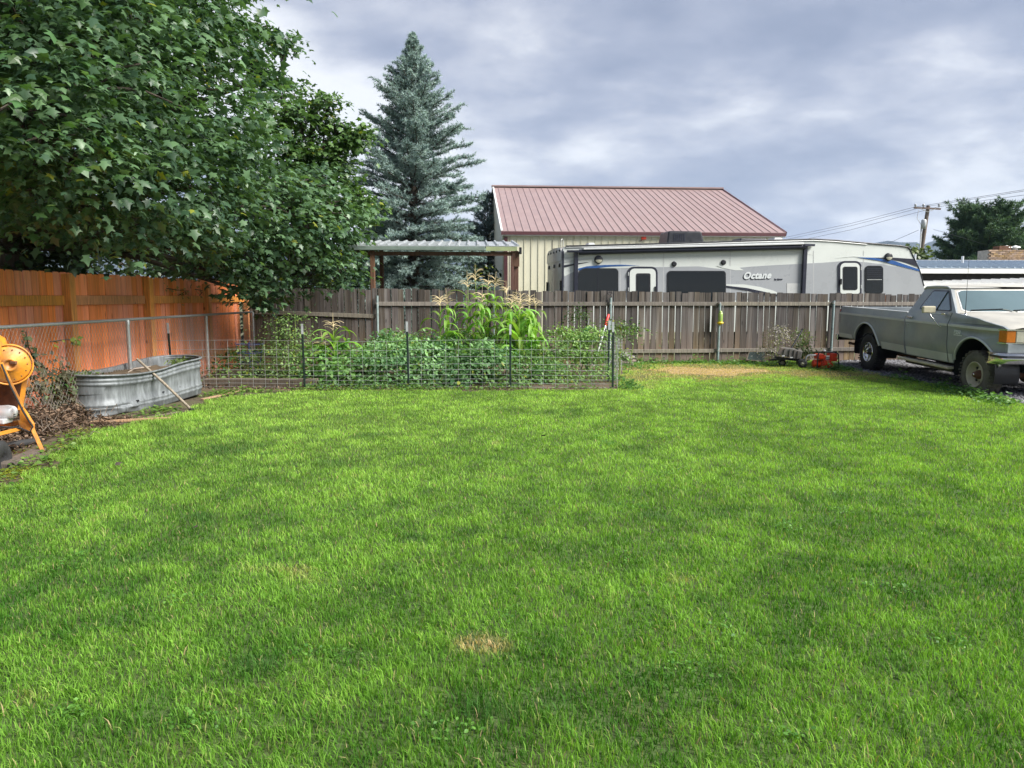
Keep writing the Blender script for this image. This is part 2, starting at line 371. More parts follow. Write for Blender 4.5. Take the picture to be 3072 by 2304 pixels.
lawn = sheet('lawn', [(-7.2, -8), (14, -8), (14, 18.6), (-5.6, 16.1), (-7.2, 16)], 0.0, MAT['lawnbase'])
P_dirt = [(-6.6, 2.0), (-4.15, 2.0), (-4.05, 4.6), (-4.18, 5.9), (-4.14, 6.5), (-4.4, 7.1), (-4.66, 7.8), (-4.78, 8.4), (-4.62, 9.1), (-4.42, 9.7), (-4.42, 10.5), (-4.25, 11.2), (-4.1, 11.75), (-3.2, 12.05), (-6.6, 12.05)]
P_gard = [(-6.6, 12.05), (-3.2, 12.05), (-1.0, 12.0), (.6, 12.05), (1.75, 12.15), (1.95, 13.2), (2.2, 14.6), (2.4, 15.6), (2.6, 17.3), (-6.6, 16.1)]
P_grav = [(8.6, 18.2), (7.7, 17.6), (7.35, 16.4), (7.2, 15.3), (7.3, 14.2), (7.5, 12.9), (7.55, 11.6), (7.45, 10.5), (7.9, 9.0), (8.6, 7.0), (9.5, 3), (14, 3), (14, 18.8)]
sheet('dirt_border', P_dirt, .004, MAT['mossdirt'])
sheet('garden_soil', P_gard, .004, MAT['soil'])
sheet('gravel_driveway', P_grav, .004, MAT['gravelbed'])

def bladed(name, n_scale, seed=3):
    r = np.random.default_rng(seed); xs = []; ys = []
    bands = np.concatenate([np.arange(1.7, 5, .25), np.arange(5, 10, .5), np.arange(10, 18.01, 1.0)])
    for a, b in zip(bands[:-1], bands[1:]):
        c = (a + b) / 2; hw = c * .70 + 2.6; dens = min(10500, 11200 * (2.9 / c) ** 1.05) * n_scale
        n = int(2 * hw * (b - a) * dens); xs.append(r.uniform(-hw, hw, n)); ys.append(r.uniform(a, b, n))
    x = np.concatenate(xs); y = np.concatenate(ys); k_ = (np.abs(x) < y * .70 + .9) | (r.random(len(x)) < .55); x, y = x[k_], y[k_]
    jx = x + (vnoise(x, y, .35, 1) - .5) * .5; jy = y + (vnoise(x, y, .35, 2) - .5) * .5
    bad = inpoly(jx, jy, P_dirt) | inpoly(jx, jy, P_gard) | inpoly(jx, jy, P_grav) | (y > 16.3 + .125 * (x + 4.5)) | (x > 9.5)
    x, y = x[~bad], y[~bad]
    big = vnoise(x, y, 1.7, 5); md = vnoise(x + 9, y, .55, 6); sm = vnoise(x, y + 5, .17, 8)
    mix = .10 * big + .36 * md + .54 * sm
    # dryness: one burnt spot, the straw patch by the fence, thin pale bits
    def spot(cx, cy, rx, ry, s=1.0): return s * np.clip(1.35 - np.hypot((x - cx) / rx, (y - cy) / ry) - .9 * (sm - .5) - .5 * (md - .5), 0, 1)
    dry = np.maximum.reduce([spot(-.14, 3.1, .125, .085, 1.15) , spot(.95, 3.85, .13, .06, .55), spot(4.0, 15.2, 1.9, 1.5, 1.4), spot(6.2, 14.7, 1.3, 1.0, .9), spot(4.5, 16.3, 2.2, .7, .7), spot(2.35, 14.0, .55, 1.2, .6), spot(2.1, 12.6, .6, .5, .4), spot(7.0, 14.8, .8, 1.0, .5), np.clip((sm * md - .68) * 2.0, 0, .45)])
    dry = np.clip(dry, 0, 1)
    coarse = np.maximum.reduce([spot(cx, cy, rx, ry) for cx, cy, rx, ry in COARSE])
    thin = r.random(len(x)) < .3 * dry; x, y, mix, dry, sm, md, big, coarse = (q[~thin] for q in (x, y, mix, dry, sm, md, big, coarse)); n = len(x)
    clump = np.clip(vnoise(x + 3, y, .10, 44) * 1.6 - .75, 0, 1) * np.clip((9 - y) / 5, 0, 1)
    h = (.020 + .016 * mix + .018 * clump) * np.exp(r.normal(0, .22, n)) * (1 - .25 * dry) * (1 + .35 * coarse) * (1 + .35 * np.clip((3.2 - y) / 2, 0, 1))
    h *= 1 + .8 * np.clip(1 - np.abs(x + 4.4) / .7, 0, 1) * (y < 12)
    wd = (.0024 + .00036 * y) * r.uniform(.5, 1.65, n)
    a = r.uniform(0, 2 * np.pi, n); lean = r.uniform(.08, .85, n) * h + .3 * h * md
    flow = 2 * np.pi * vnoise(x, y, 2.3, 21); dx = np.cos(a) * .9 + np.cos(flow) * .12; dy = np.sin(a) * .9 + np.sin(flow) * .12
    face = a + r.normal(np.pi / 2, .9, n); wx = np.cos(face) * wd / 2; wy = np.sin(face) * wd / 2
    V = np.empty((n, 5, 3)); z0 = np.zeros(n)
    V[:, 0] = np.stack([x - wx, y - wy, z0], 1); V[:, 1] = np.stack([x + wx, y + wy, z0], 1)
    mx_, my_ = x + dx * lean * .38, y + dy * lean * .38
    V[:, 2] = np.stack([mx_ + wx * .8, my_ + wy * .8, h * .62], 1); V[:, 3] = np.stack([mx_ - wx * .8, my_ - wy * .8, h * .62], 1)
    V[:, 4] = np.stack([x + dx * lean, y + dy * lean, h * (1 - .25 * (lean / h) ** 2)], 1)
    b = np.arange(n)[:, None] * 5
    Q = b + np.array([[0, 1, 2, 3]]); T = b + np.array([[3, 2, 4]])
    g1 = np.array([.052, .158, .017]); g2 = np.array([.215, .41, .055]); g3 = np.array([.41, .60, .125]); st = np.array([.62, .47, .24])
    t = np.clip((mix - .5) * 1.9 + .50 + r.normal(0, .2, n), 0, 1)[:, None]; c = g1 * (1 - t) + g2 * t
    near_shade = np.clip((4.6 - y) / 3, 0, 1)[:, None] * .18; c = c * (1 - near_shade) + g1 * near_shade  # near blades painted darker, standing in for view-angle and vignette shading
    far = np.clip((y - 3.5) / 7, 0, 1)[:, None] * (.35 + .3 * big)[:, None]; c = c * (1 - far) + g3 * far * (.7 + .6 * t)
    pale = (r.random(n) < .02 + .05 * sm)[:, None]; c = np.where(pale, np.array([.30, .36, .11]), c)
    c = c * (1 - .45 * coarse[:, None]) + np.array([.05, .125, .045]) * .45 * coarse[:, None]
    d = np.clip(dry + r.normal(0, .15, n), 0, 1)[:, None] * (dry > .02)[:, None]; c = c * (1 - d) + st * r.uniform(.6, 1.15, n)[:, None] * d
    tw_ = (r.random(n) < .014)[:, None]; c = np.where(tw_, np.array([.40, .32, .17]), c); h = np.where(tw_[:, 0], h * .5, h)
    c = c * r.uniform(.72, 1.28, n)[:, None]
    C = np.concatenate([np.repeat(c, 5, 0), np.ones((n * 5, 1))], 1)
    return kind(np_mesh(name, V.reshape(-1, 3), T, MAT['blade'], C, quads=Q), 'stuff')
COARSE = [(*G(px, py)[:2], rx, ry) for px, py, rx, ry in ((600, 1295, .30, .28), (820, 1288, .42, .22), (700, 1345, .25, .22), (735, 1415, .22, .16), (1700, 1238, .6, .3), (1130, 1312, .25, .2), (1000, 1395, .2, .15), (620, 1560, .13, .12), (1900, 1345, .25, .15), (2480, 1500, .2, .12), (330, 1700, .12, .1), (1250, 1620, .12, .09), (2100, 1800, .1, .07), (760, 2000, .09, .06), (1500, 2150, .1, .05), (2700, 2000, .12, .07), (1980, 1560, .2, .12))]
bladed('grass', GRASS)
MAT['straw'] = M_('dry_straw_thatch', (.34, .235, .12), .95, var=.4, scale=14, bump=.6, bscale=60, stain=(.20, .17, .06), stain_scale=3)
sheet('dry_patch', [(4.0 + 1.1 * math.cos(t) * (1 + .3 * math.sin(3 * t + 1)), 15.2 + .8 * math.sin(t) * (1 + .3 * math.sin(4 * t))) for t in np.linspace(0, 6.2, 30)], .004, MAT['straw'])

# broad-leaved weeds and clover at the lawn's edges
OVAL = [(0, 0, 0), (.30, .28, .05), (.34, .6, .03), (.0, 1, -.06), (-.34, .6, .03), (-.30, .28, .05), (0, .5, -.02)]
OVAL_F = [(0, 1, 6), (1, 2, 6), (2, 3, 6), (3, 4, 6), (4, 5, 6), (5, 0, 6)]
def mound(name, spots, m, c0, c1, size, hgt, parent=None, kindname=None, seed=1):
    """low leafy mounds: spots of (x, y, rx, ry, n)"""
    r = np.random.default_rng(seed); P = []
    for cx, cy, rx, ry, n in spots:
        q = r.normal(0, .55, (n, 2)); P.append(np.stack([cx + q[:, 0] * rx, cy + q[:, 1] * ry, np.abs(r.normal(0, .5, n)) * hgt * np.exp(-(q ** 2).sum(1)) + .01], 1))
    P = np.concatenate(P); n = len(P); a = r.uniform(0, 6.283, n)
    tip = np.stack([np.cos(a), np.sin(a), r.uniform(-.3, .5, n)], 1); nr = np.stack([r.normal(0, .45, n), r.normal(0, .45, n) - .2, np.ones(n)], 1)
    t = r.random((n, 1)); c = np.array(c0) * (1 - t) + np.array(c1) * t
    o = scatter(name, OVAL, OVAL_F, P, tip, nr, size * r.uniform(.6, 1.3, n), c, m, parent)
    return kind(o, kindname) if kindname else o
mound('weeds', [(3.2, 17.0, .9, .25, 500), (4.3, 17.1, .5, .2, 250), (5.3, 16.9, .7, .35, 600), (6.0, 16.5, .5, .3, 300), (6.9, 15.55, .4, .35, 420), (7.2, 11.45, .22, .5, 380), (7.15, 10.7, .25, .4, 260), (7.35, 12.3, .2, .5, 200), (2.0, 12.4, .18, .3, 200), (1.9, 13.6, .2, .5, 220), (2.6, 16.0, .5, .5, 240), (7.3, 13.6, .15, .5, 160)],
      MAT['herb'], (.045, .13, .022), (.13, .26, .05), .055, .14, kindname='stuff', seed=2)
mound('border_weeds', [(-4.75, 9.7, .25, .35, 220), (-4.6, 11.5, .3, .3, 260), (-4.35, 11.85, .5, .12, 220), (-3.2, 12.1, .6, .1, 180), (-4.35, 6.6, .25, .3, 150), (-4.5, 7.2, .25, .25, 140), (-4.7, 7.9, .2, .4, 120), (-1.9, 12.15, 1.2, .15, 420), (-.4, 12.15, .8, .12, 240), (1.2, 12.3, .4, .12, 120), (-4.35, 5.9, .3, .3, 150)],
      MAT['herb'], (.05, .13, .02), (.17, .26, .05), .045, .10, kindname='stuff', seed=3)
mound('moss', [(-4.4, 6.3, .2, .25, 900), (-4.65, 7.3, .3, .35, 700), (-5.0, 8.3, .25, .3, 400)], MAT['herb'], (.11, .15, .012), (.21, .24, .02), .018, .02, kindname='stuff', seed=4)
rc = np.random.default_rng(31); cl_ = []
for _ in range(48):
    y_ = 2.4 + 11 * rc.random() ** 1.6; x_ = rc.uniform(-.66, .66) * y_
    if x_ < -4.0 or (y_ > 11.3 and x_ < 2.2) or x_ > 7: continue
    cl_.append((x_, y_, rc.uniform(.06, .2), rc.uniform(.05, .16), int(rc.uniform(25, 90))))
mound('clover', cl_, MAT['herb'], (.05, .15, .025), (.14, .31, .05), .017, .045, kindname='stuff', seed=6)
def litter(name, spots, size, hgt, seed, c0=(.05, .033, .023), c1=(.24, .165, .115)):
    r = np.random.default_rng(seed); P = []
    for cx, cy, rx, ry, n, hh in spots:
        q = r.normal(0, .5, (n, 2)); P.append(np.stack([cx + q[:, 0] * rx, cy + q[:, 1] * ry, r.uniform(0.01, 1, n) * hh * np.exp(-(q ** 2).sum(1) * 1.2) + .01], 1))
    P = np.concatenate(P); n = len(P); a = r.uniform(0, 6.283, n); t = r.random((n, 1)) ** 1.7
    return kind(scatter(name, OVAL, OVAL_F, P, np.stack([np.cos(a), np.sin(a), r.normal(0, .5, n)], 1), r.normal(0, 1, (n, 3)) + np.array([0, 0, .7]), size * r.uniform(.5, 1.3, n), np.array(c0) * (1 - t) + np.array(c1) * t, MAT['deadleaf'], wid=size * r.uniform(.25, .7, n)), 'stuff')
litter('dead_leaves', [(-5.4, 8.0, .26, .85, 3800, .34), (-5.25, 7.3, .3, .5, 900, .08), (-5.5, 9.0, .2, .4, 900, .24), (-5.0, 8.7, .35, .4, 260, .04), (-4.95, 12.6, 1.0, .5, 500, .05), (-5.2, 14.0, .6, 1.2, 900, .18), (-3.6, 12.25, 1.2, .2, 260, .03), (-.2, 12.2, 1.6, .15, 160, .02), (-5.0, 9.15, .5, .12, 200, .03)], .062, .3, 5)
# gravel stones
def gravel():
    r = np.random.default_rng(9); n = 9000; x = r.uniform(7.15, 10.5, n); y = 10 + 8 * r.random(n); k = inpoly(x, y, P_grav) ; x, y = x[k], y[k]; n = len(x)
    T = np.array([(1, 0, 0), (-1, 0, 0), (0, 1, 0), (0, -1, 0), (0, 0, .7), (.5, .5, .45)]); Fc = [(0, 2, 5), (5, 2, 4), (0, 5, 4), (2, 1, 4), (1, 3, 4), (3, 0, 4)]
    a = r.uniform(0, 6.283, n); t = r.random((n, 1)); 
    return kind(scatter('gravel', T, Fc, np.stack([x, y, np.full(n, .004)], 1), np.stack([np.cos(a), np.sin(a), r.normal(0, .2, n)], 1), np.tile([0, 0, 1.], (n, 1)), r.uniform(.012, .032, n), np.array([.06, .06, .07]) * (1 - t) + np.array([.30, .30, .32]) * t, MAT['deadleaf']), 'stuff')
gravel()

# ---------------------------------------------------------------- fences
def plank_mesh(name, w, h, t, ear=0.0):
    if ear: poly = [(-w / 2, 0), (w / 2, 0), (w / 2, h - ear), (w / 2 - ear, h), (-w / 2 + ear, h), (-w / 2, h - ear)]
    else: poly = [(-w / 2, 0), (w / 2, 0), (w / 2, h), (-w / 2, h)]
    b = MB(); b.prism([Vector((x, -t / 2, z)) for x, z in poly], [Vector((x, t / 2, z)) for x, z in poly]); return b.mesh(name)
# weathered grey fence across the back
FP = Plane((-5.72, 15.98), 7.3); FL = 17.2
FENCE_Y = FP
gf = thing('wooden_fence', 'weathered grey board fence with steel posts behind the garden', 'fence', FP.w(0, 0))
r = random.Random(4); t = 0.0; pm = [plank_mesh('plank', .134, 1.0, .018), plank_mesh('plank', .140, 1.0, .018), plank_mesh('plank', .126, 1.0, .018)]
for q in pm: q.materials.append(MAT['greywood'])
i = 0
while t < FL:
    h = 1.735 - .0088 * t + r.uniform(-.016, .012) - (.02 if r.random() < .12 else 0)
    if t > 2.35 and t < 2.6: h -= .02
    o = link('plank', pm[r.randrange(3)], None, gf)
    p = FP.w(t + .07, .012 + r.uniform(-.01, .01), -.028 + r.uniform(-.003, .003)); o.location = p
    o.rotation_euler = (r.uniform(-.01, .008), r.uniform(-.009, .009), R(7.3) + r.uniform(-.02, .02)); o.scale = (1, 1, h)
    t += .1405 + (r.choice((.002, .004, .006, .009)) if t < 5 else r.choice((.001, .004, .009, .013, .015))); i += 1
MAT['newplank'] = wood('newer_brown_plank', (.27, .135, .06), (.1, .05, .03), obj=.1)
tn = FP.tz(2660, 884)[0]
o = MB().box((0, 0, .5), (.12, .016, 1.0)).build('plank', MAT['newplank'], gf); o.location = FP.w(tn, .0, -.048); o.scale = (1, 1, 1.59); o.rotation_euler = (0, 0, R(7.3)); o['label'] = 'newer reddish brown fence board'
def rail(t0, z0, t1, z1, hh=.088):
    MB().hexa([FP.w(t0, z0 - hh / 2, .018), FP.w(t1, z1 - hh / 2, .018), FP.w(t1, z1 - hh / 2, -.017), FP.w(t0, z0 - hh / 2, -.017), FP.w(t0, z0 + hh / 2, .018), FP.w(t1, z1 + hh / 2, .018), FP.w(t1, z1 + hh / 2, -.017), FP.w(t0, z0 + hh / 2, -.017)]).build('rail', MAT['greyrail'], gf, bevel=.004, seg=1)
posts_px = [(1130, 887), (1480, 890), (1829, 893), (2156, 911), (2497, 902)]
pt = [FP.tz(x, y)[0] for x, y in posts_px]
bp = [0.05] + pt + [FL - .1]
rail(.02, FP.tz(775, 935)[1], pt[0] - .03, FP.tz(1125, 949)[1])
rz = [908, 914, 915, 919, 921, 922]
for k in range(1, len(bp) - 1):
    a, b = bp[k], bp[k + 1]
    rail(a + .01, FP.w(0, 1.42).z if False else 1.395 - .003 * k, b - .012, 1.39 - .003 * k)
    rail(a + .02, .285, b - .014, .275)
rail(.02, .33, pt[0] - .03, .30)
for j, ((x, y), tt) in enumerate(zip(posts_px, pt)):
    zt = FP.tz(x, y)[1]
    b = MB(); b.tube([FP.w(tt, -.02, .05), FP.w(tt + .012, zt, .05)], .030, 12); ob = b.build('post', MAT['greenpipe'], gf)
    for zz in (1.40, .285):
        MB().tube([FP.w(tt, zz - .02, .05), FP.w(tt, zz + .02, .05)], .036, 12).build('clamp', MAT['pipe'], ob)
# tall stained fence along the left side
OP = Plane((-6.47 + .03 * 6.5, 6.5), 0); OP.d = Vector((.03, 1, 0)).normalized(); OP.n = Vector((OP.d.y, -OP.d.x, 0)); OL = 9.75
of = thing('cedar_fence', 'tall orange stained cedar fence with broad posts on the left side', 'fence', OP.w(0, 0))
om = [plank_mesh('plank', .139, 1.0, .017, 0.0), plank_mesh('plank', .136, 1.0, .017)]
ear = MB(); w_, h_, e_ = .139, 1.0, .018
poly = [(-w_ / 2, 0), (w_ / 2, 0), (w_ / 2, h_ - .012), (w_ / 2 - .022, h_), (-w_ / 2 + .022, h_), (-w_ / 2, h_ - .012)]
ear.prism([Vector((x, -.0085, z)) for x, z in poly], [Vector((x, .0085, z)) for x, z in poly]); om = [ear.mesh('plank')]
om[0].materials.append(MAT['redwood']); yaw = math.atan2(OP.d.y, OP.d.x)
t = -1.5; r = random.Random(9)
while t < OL:
    h = 1.875 + r.choice((-.02, 0, 0, .008, .012, .03 if r.random() < .2 else 0))
    o = link('plank', om[0], None, of); o.location = OP.w(t, .0, -.028 + r.uniform(-.003, .004)); o.scale = (1, 1, h); o.rotation_euler = (0, r.uniform(-.006, .006), yaw)
    t += .1465 + r.uniform(0, .004)
opost = [OP.tz(x, y)[0] for x, y in ((196, 860), (436, 865), (613, 865))]
ops = [opost[0] - 2.08] + opost + [opost[-1] + 1.95]
for k, tt in enumerate(ops):
    top = 1.865 if k < 3 else 1.80
    MB().hexa([OP.w(tt + a, z, n) for z in (0, top) for a, n in ((-.062, -.018), (.062, -.018), (.062, .105), (-.062, .105))]).build('post', MAT['postwood'], of, bevel=.006, seg=1)
for a, b in zip(ops[:-1], ops[1:]):
    for z in (1.50, .42):
        MB().hexa([OP.w(tt, z + dz, n) for dz in (-.068, .068) for tt, n in ((a + .065, -.018), (b - .065, -.018), (b - .065, .022), (a + .065, .022))]).build('rail', MAT['postwood'], of, bevel=.005, seg=1)
# chain link fence in front of it
CX = -5.6
cf = thing('chain_link_fence', 'low grey chain link fence in front of the orange boards', 'fence', (CX, 5.2, 0))
cys = [2.46, 5.2, 7.94, 10.68, 13.43, 15.85]
for k, y in enumerate(cys):
    p = MB().tube([(CX, y, -.02), (CX, y, 1.19)], .028, 12).build('post', MAT['pipe'], cf)
    MB().tube([(CX, y, 1.14), (CX, y, 1.19), (CX, y, 1.215)], [.033, .034, .024], 12).build('cap', MAT['pipe'], p)
MB().tube([(CX, 1.0, 1.212), (CX, 10, 1.217), (CX, 15.85, 1.222)], .022, 10).build('rail', MAT['pipe'], cf)
b = MB(); sp = .066; z0, z1 = .03, 1.20
for k in range(int((15.85 - 1.0) / sp) + 20):
    for sgn in (1, -1):
        ya = .3 + k * sp; yb = ya + sgn * (z1 - z0) * .62
        za, zb = z0, z1
        if sgn < 0: ya += .0
        lo, hi = 1.0, 15.84
        def clip(ya, za, yb, zb):
            if max(ya, yb) < lo or min(ya, yb) > hi: return None
            f = lambda q: za + (zb - za) * (q - ya) / (yb - ya)
            A_, B_ = (ya, za), (yb, zb)
            A_ = (lo, f(lo)) if A_[0] < lo else ((hi, f(hi)) if A_[0] > hi else A_)
            B_ = (lo, f(lo)) if B_[0] < lo else ((hi, f(hi)) if B_[0] > hi else B_)
            return A_, B_
        q = clip(ya, za, yb, zb)
        if q: b.tube([(CX + .022 + .002 * sgn, q[0][0], q[0][1]), (CX + .022 + .002 * sgn, q[1][0], q[1][1])], .0017, 3, cap=False)
b.build('wire_mesh', MAT['oldwire'], cf)

# ---------------------------------------------------------------- barn
BP = Plane(A(1511, 700, 26.0)[:2], 4.0)
e0t, ez = BP.tz(1511, 701); e1t = BP.tz(2345, 697)[0]; ez = 3.83
BDEP, RZ = 6.6, 6.25
bn = thing('metal_barn', 'cream metal sided barn with faded red ribbed metal roof', 'barn', BP.w(0, 0))
def bw(t, z, n=0): return BP.w(t, z, -n)      # n counted into the barn
MB().hexa([bw(t, z, n) for z in (0, ez - .05) for t, n in ((.03, .03), (e1t - .03, .03), (e1t - .03, 2 * BDEP - .03), (.03, 2 * BDEP - .03))]).build('wall', MAT['cream'], bn)
# gable ends
for tt in (.0, e1t):
    b = MB(); s_ = -1 if tt == 0 else 1
    P = [(0, 0), (2 * BDEP, 0), (2 * BDEP, ez), (BDEP, RZ - .08), (0, ez)]
    b.prism([bw(tt, z, n) for n, z in P], [bw(tt + s_ * .04, z, n) for n, z in P]); b.build('gable_wall', MAT['cream'], bn)
NP = 40; pwid = e1t / NP
b = MB(); b.hexa([bw(t, z, n) for z in (.02, ez - .10) for t, n in ((.004, -.012), (pwid - .004, -.012), (pwid - .004, .028), (.004, .028))])
b.hexa([bw(t, z, n) for z in (.02, ez - .10) for t, n in ((pwid - .035, -.032), (pwid - .012, -.032), (pwid - .004, -.011), (pwid - .043, -.011))])
pm_ = b.mesh('siding_panel'); pm_.materials.append(MAT['cream'])
for k in range(NP):
    o = link('siding_panel', pm_, None, bn); o.location = BP.d * (k * pwid)
b = MB(); ov = .12
def rf(t, f, up=0.0):       # f 0 eave .. 1 ridge
    n = -ov + (BDEP + ov) * f; z = ez - .04 + (RZ - ez + .04) * f; q = bw(t, z, n); q.z += up; return q
NR = 38; rw = (e1t + .2) / NR
b.hexa([rf(t, f, u) for u in (0, .03) for t, f in ((0, 0), (rw - .003, 0), (rw - .003, 1), (0, 1))])
b.hexa([rf(t, f, u) for u in (.03, .050) for t, f in ((rw - .024, 0), (rw - .006, 0), (rw - .006, 1), (rw - .024, 1))])
rm = b.mesh('roof_panel'); rm.materials.append(MAT['mauve'])
for k in range(NR):
    o = link('roof_panel', rm, None, bn); o.location = BP.d * (k * rw - .1)
b = MB()
P0 = [bw(-.12, ez - .06, 2 * BDEP + ov), bw(e1t + .12, ez - .06, 2 * BDEP + ov), bw(e1t + .12, RZ - .02, BDEP), bw(-.12, RZ - .02, BDEP)]
b.prism(P0, [p + Vector((0, 0, .04)) for p in P0]); b.build('roof', MAT['mauve'], bn)
MB().bar(bw(-.14, RZ + .07, BDEP), bw(e1t + .14, RZ + .07, BDEP), .3, .06).build('ridge_cap', MAT['mauve'], bn)
MB().bar(bw(-.1, ez - .085, -.13), bw(e1t + .1, ez - .085, -.13), .05, .11).build('eave_trim', MAT['maroon'], bn)
MB().bar(bw(-.1, ez - .155, -.10), bw(e1t + .1, ez - .155, -.10), .05, .03).build('eave_flashing', MAT['white'], bn)
MB().bar(bw(-.07, ez - .05, -.10), bw(-.07, RZ + .0, BDEP), .06, .13).build('rake_trim', MAT['white'], bn)
MB().bar(bw(e1t + .12, ez - .05, -.10), bw(e1t + .12, RZ, BDEP), .05, .14).build('rake_trim', MAT['maroon'], bn)
MB().bar(bw(.07, .02, -.05), bw(.07, ez - .2, -.05), .13, .05).build('corner_trim', MAT['maroon'], bn)
MB().bar(bw(e1t - .06, .02, -.05), bw(e1t - .06, ez - .2, -.05), .1, .05).build('corner_trim', MAT['maroon'], bn)
q = BP.tz(1930, 713); b = MB()
b.box(BP.w(q[0], q[1], .06), (.17, .07, .14)); b.build('alarm_box', MAT['red'], bn, bevel=.015)
q = BP.tz(1924, 724); MB().tube([BP.w(q[0] + .03, q[1] + .1, .05), BP.w(q[0] - .02, q[1] + .02, .08), BP.w(q[0] - .08, q[1], .06)], .012, 6).build('loose_cable', MAT['maroon'], bn)

# ---------------------------------------------------------------- travel trailer
RP = Plane(A(1690, 745, 20.4)[:2], 7.2); RWID = 2.35
rv = thing('travel_trailer', 'long white and grey travel trailer parked behind the board fence', 'trailer', RP.w(0, 0))
T = lambda x, y: RP.tz(x, y)
def TP(pts): return [T(x, y) for x, y in pts]
prof = [(0, .55)] + TP([(1690, 752), (1691, 745), (1697, 739)]) + TP([(2000, 731), (2250, 723), (2440, 718), (2500, 721), (2600, 730), (2700, 738), (2722, 742), (2728, 748), (2742, 777), (2758, 812), (2771, 858)])
lt = prof[-1][0]; prof += [(lt + .1, 1.2), (lt, .75), (lt - .4, .55)]
rvb = MB(); rvb.slab(RP, prof, -RWID, 0); body = rvb.build('body', MAT['rvwhite'], rv)
def decal(pts, m, name, n0=.002, n1=.006, parent=None, tz=False, bevel=0):
    return MB().slab(RP, pts if tz else TP(pts), n0, n1).build(name, MAT[m] if isinstance(m, str) else m, parent or rv, bevel=bevel)
# rear wall and its trim
Q = [(0, .6), T(1690, 748)]
MB().hexa([RP.w(-.03, z, n) if i in (0, 3) else RP.w(-.004, z, n) for z in (.6, Q[1][1] - .30) for i, n in enumerate((-.03, -.03, -RWID + .03, -RWID + .03))]).build('rear_wall', MAT['rvback'], rv)
zt = Q[1][1]
b = MB(); arc = [(-.02, zt - .30), (-.02, zt - .06), (-.10 * RWID, zt + .06), (-.5 * RWID, zt + .10), (-.9 * RWID, zt + .06), (-RWID + .02, zt - .06), (-RWID + .02, zt - .30)]
b.prism([RP.w(-.05, z, n) for n, z in arc], [RP.w(.05, z, n) for n, z in arc]); b.build('rear_cap', MAT['rvback'], rv)
for f in (.12, .3, .5, .7, .88):
    MB().lathe(RP.w(-.05, zt - .02, -RWID * f), -RP.d, [(0, .035), (.02, .03), (.021, 0)], 10).build('marker_lamp', MAT['black'], rv)
for f in (.15, .5, .85):
    MB().lathe(RP.w(-.03, zt - .42, -RWID * f), -RP.d, [(0, .06), (.03, .05), (.031, 0)], 12).build('rear_lamp', MAT['black'], rv)
for f in (.04, .96):
    MB().bar(RP.w(-.04, .7, -RWID * f), RP.w(-.04, zt - .85, -RWID * f), .07, .05, up=RP.n).build('rear_strap', MAT['black'], rv)
MB().bar(RP.w(-.01, .6, .01), RP.w(-.01, zt - .05, .01), .05, .05, up=RP.n).build('corner_trim', MAT['navy'], rv)
# grey paint and swooshes
decal([(1693, 830), (1705, 822), (1730, 812), (1780, 804), (1850, 803), (1990, 801), (2094, 799), (2170, 808), (2250, 800), (2330, 795), (2470, 788), (2520, 784), (2560, 784), (2600, 787), (2650, 793), (2700, 802), (2758, 815), (2771, 858), (2776, 900), (1693, 900)], 'rvgrey', 'grey_panel')
decal([(2148, 797), (2170, 796), (2215, 802), (2232, 811), (2205, 811), (2165, 803)], 'rvwhite', 'swoosh', .007, .010)
decal([(1686, 804), (1720, 796), (1770, 786), (1730, 790), (1690, 796)][::-1], 'navy', 'swoosh', .007, .010)
decal([(1730, 807), (1760, 799), (1810, 795), (1860, 794), (1920, 797), (1880, 798), (1830, 800), (1780, 805), (1745, 813)], 'blue', 'swoosh', .011, .014)
decal([(1690, 824), (1720, 808), (1760, 798), (1750, 804), (1722, 815), (1694, 829)], 'rvwhite', 'swoosh', .007, .010)
decal([(1740, 813), (1780, 806), (1830, 801), (1880, 799), (1920, 798), (1890, 804), (1830, 805), (1760, 811)], 'rvwhite', 'swoosh', .007, .010)
MAT['rvfaint'] = M_('faint_grey_vinyl', (.45, .46, .46), .3, var=.04)
for yy in (768, 779): decal([(1690, yy + 6), (1730, yy - 1), (1780, yy - 4), (1735, yy + 3), (1690, yy + 10)], 'rvfaint', 'swoosh', .007, .010)
decal([(2330, 750), (2380, 753), (2440, 766), (2385, 756), (2345, 752)], 'rvfaint', 'swoosh', .002, .005)
decal([(2178, 853), (2230, 853), (2280, 861), (2320, 872), (2340, 882), (2310, 880), (2240, 866), (2178, 858)], 'rvwhite', 'swoosh', .011, .014)
decal([(2178, 857), (2240, 864), (2300, 877), (2345, 888), (2300, 888), (2240, 872), (2178, 862)], 'navy', 'swoosh', .015, .018)
decal([(2505, 774), (2560, 770), (2640, 778), (2700, 790), (2759, 813), (2759, 809), (2700, 782), (2640, 772), (2570, 767)][::-1], 'rvwhite', 'swoosh', .007, .010)
decal([(2570, 772), (2620, 773), (2680, 782), (2757, 808), (2761, 815), (2700, 799), (2640, 783), (2600, 777)], 'blue', 'swoosh', .011, .014)
decal([(2620, 773), (2680, 773), (2740, 777), (2753, 800), (2700, 784), (2660, 778)], 'navy', 'swoosh', .015, .018)
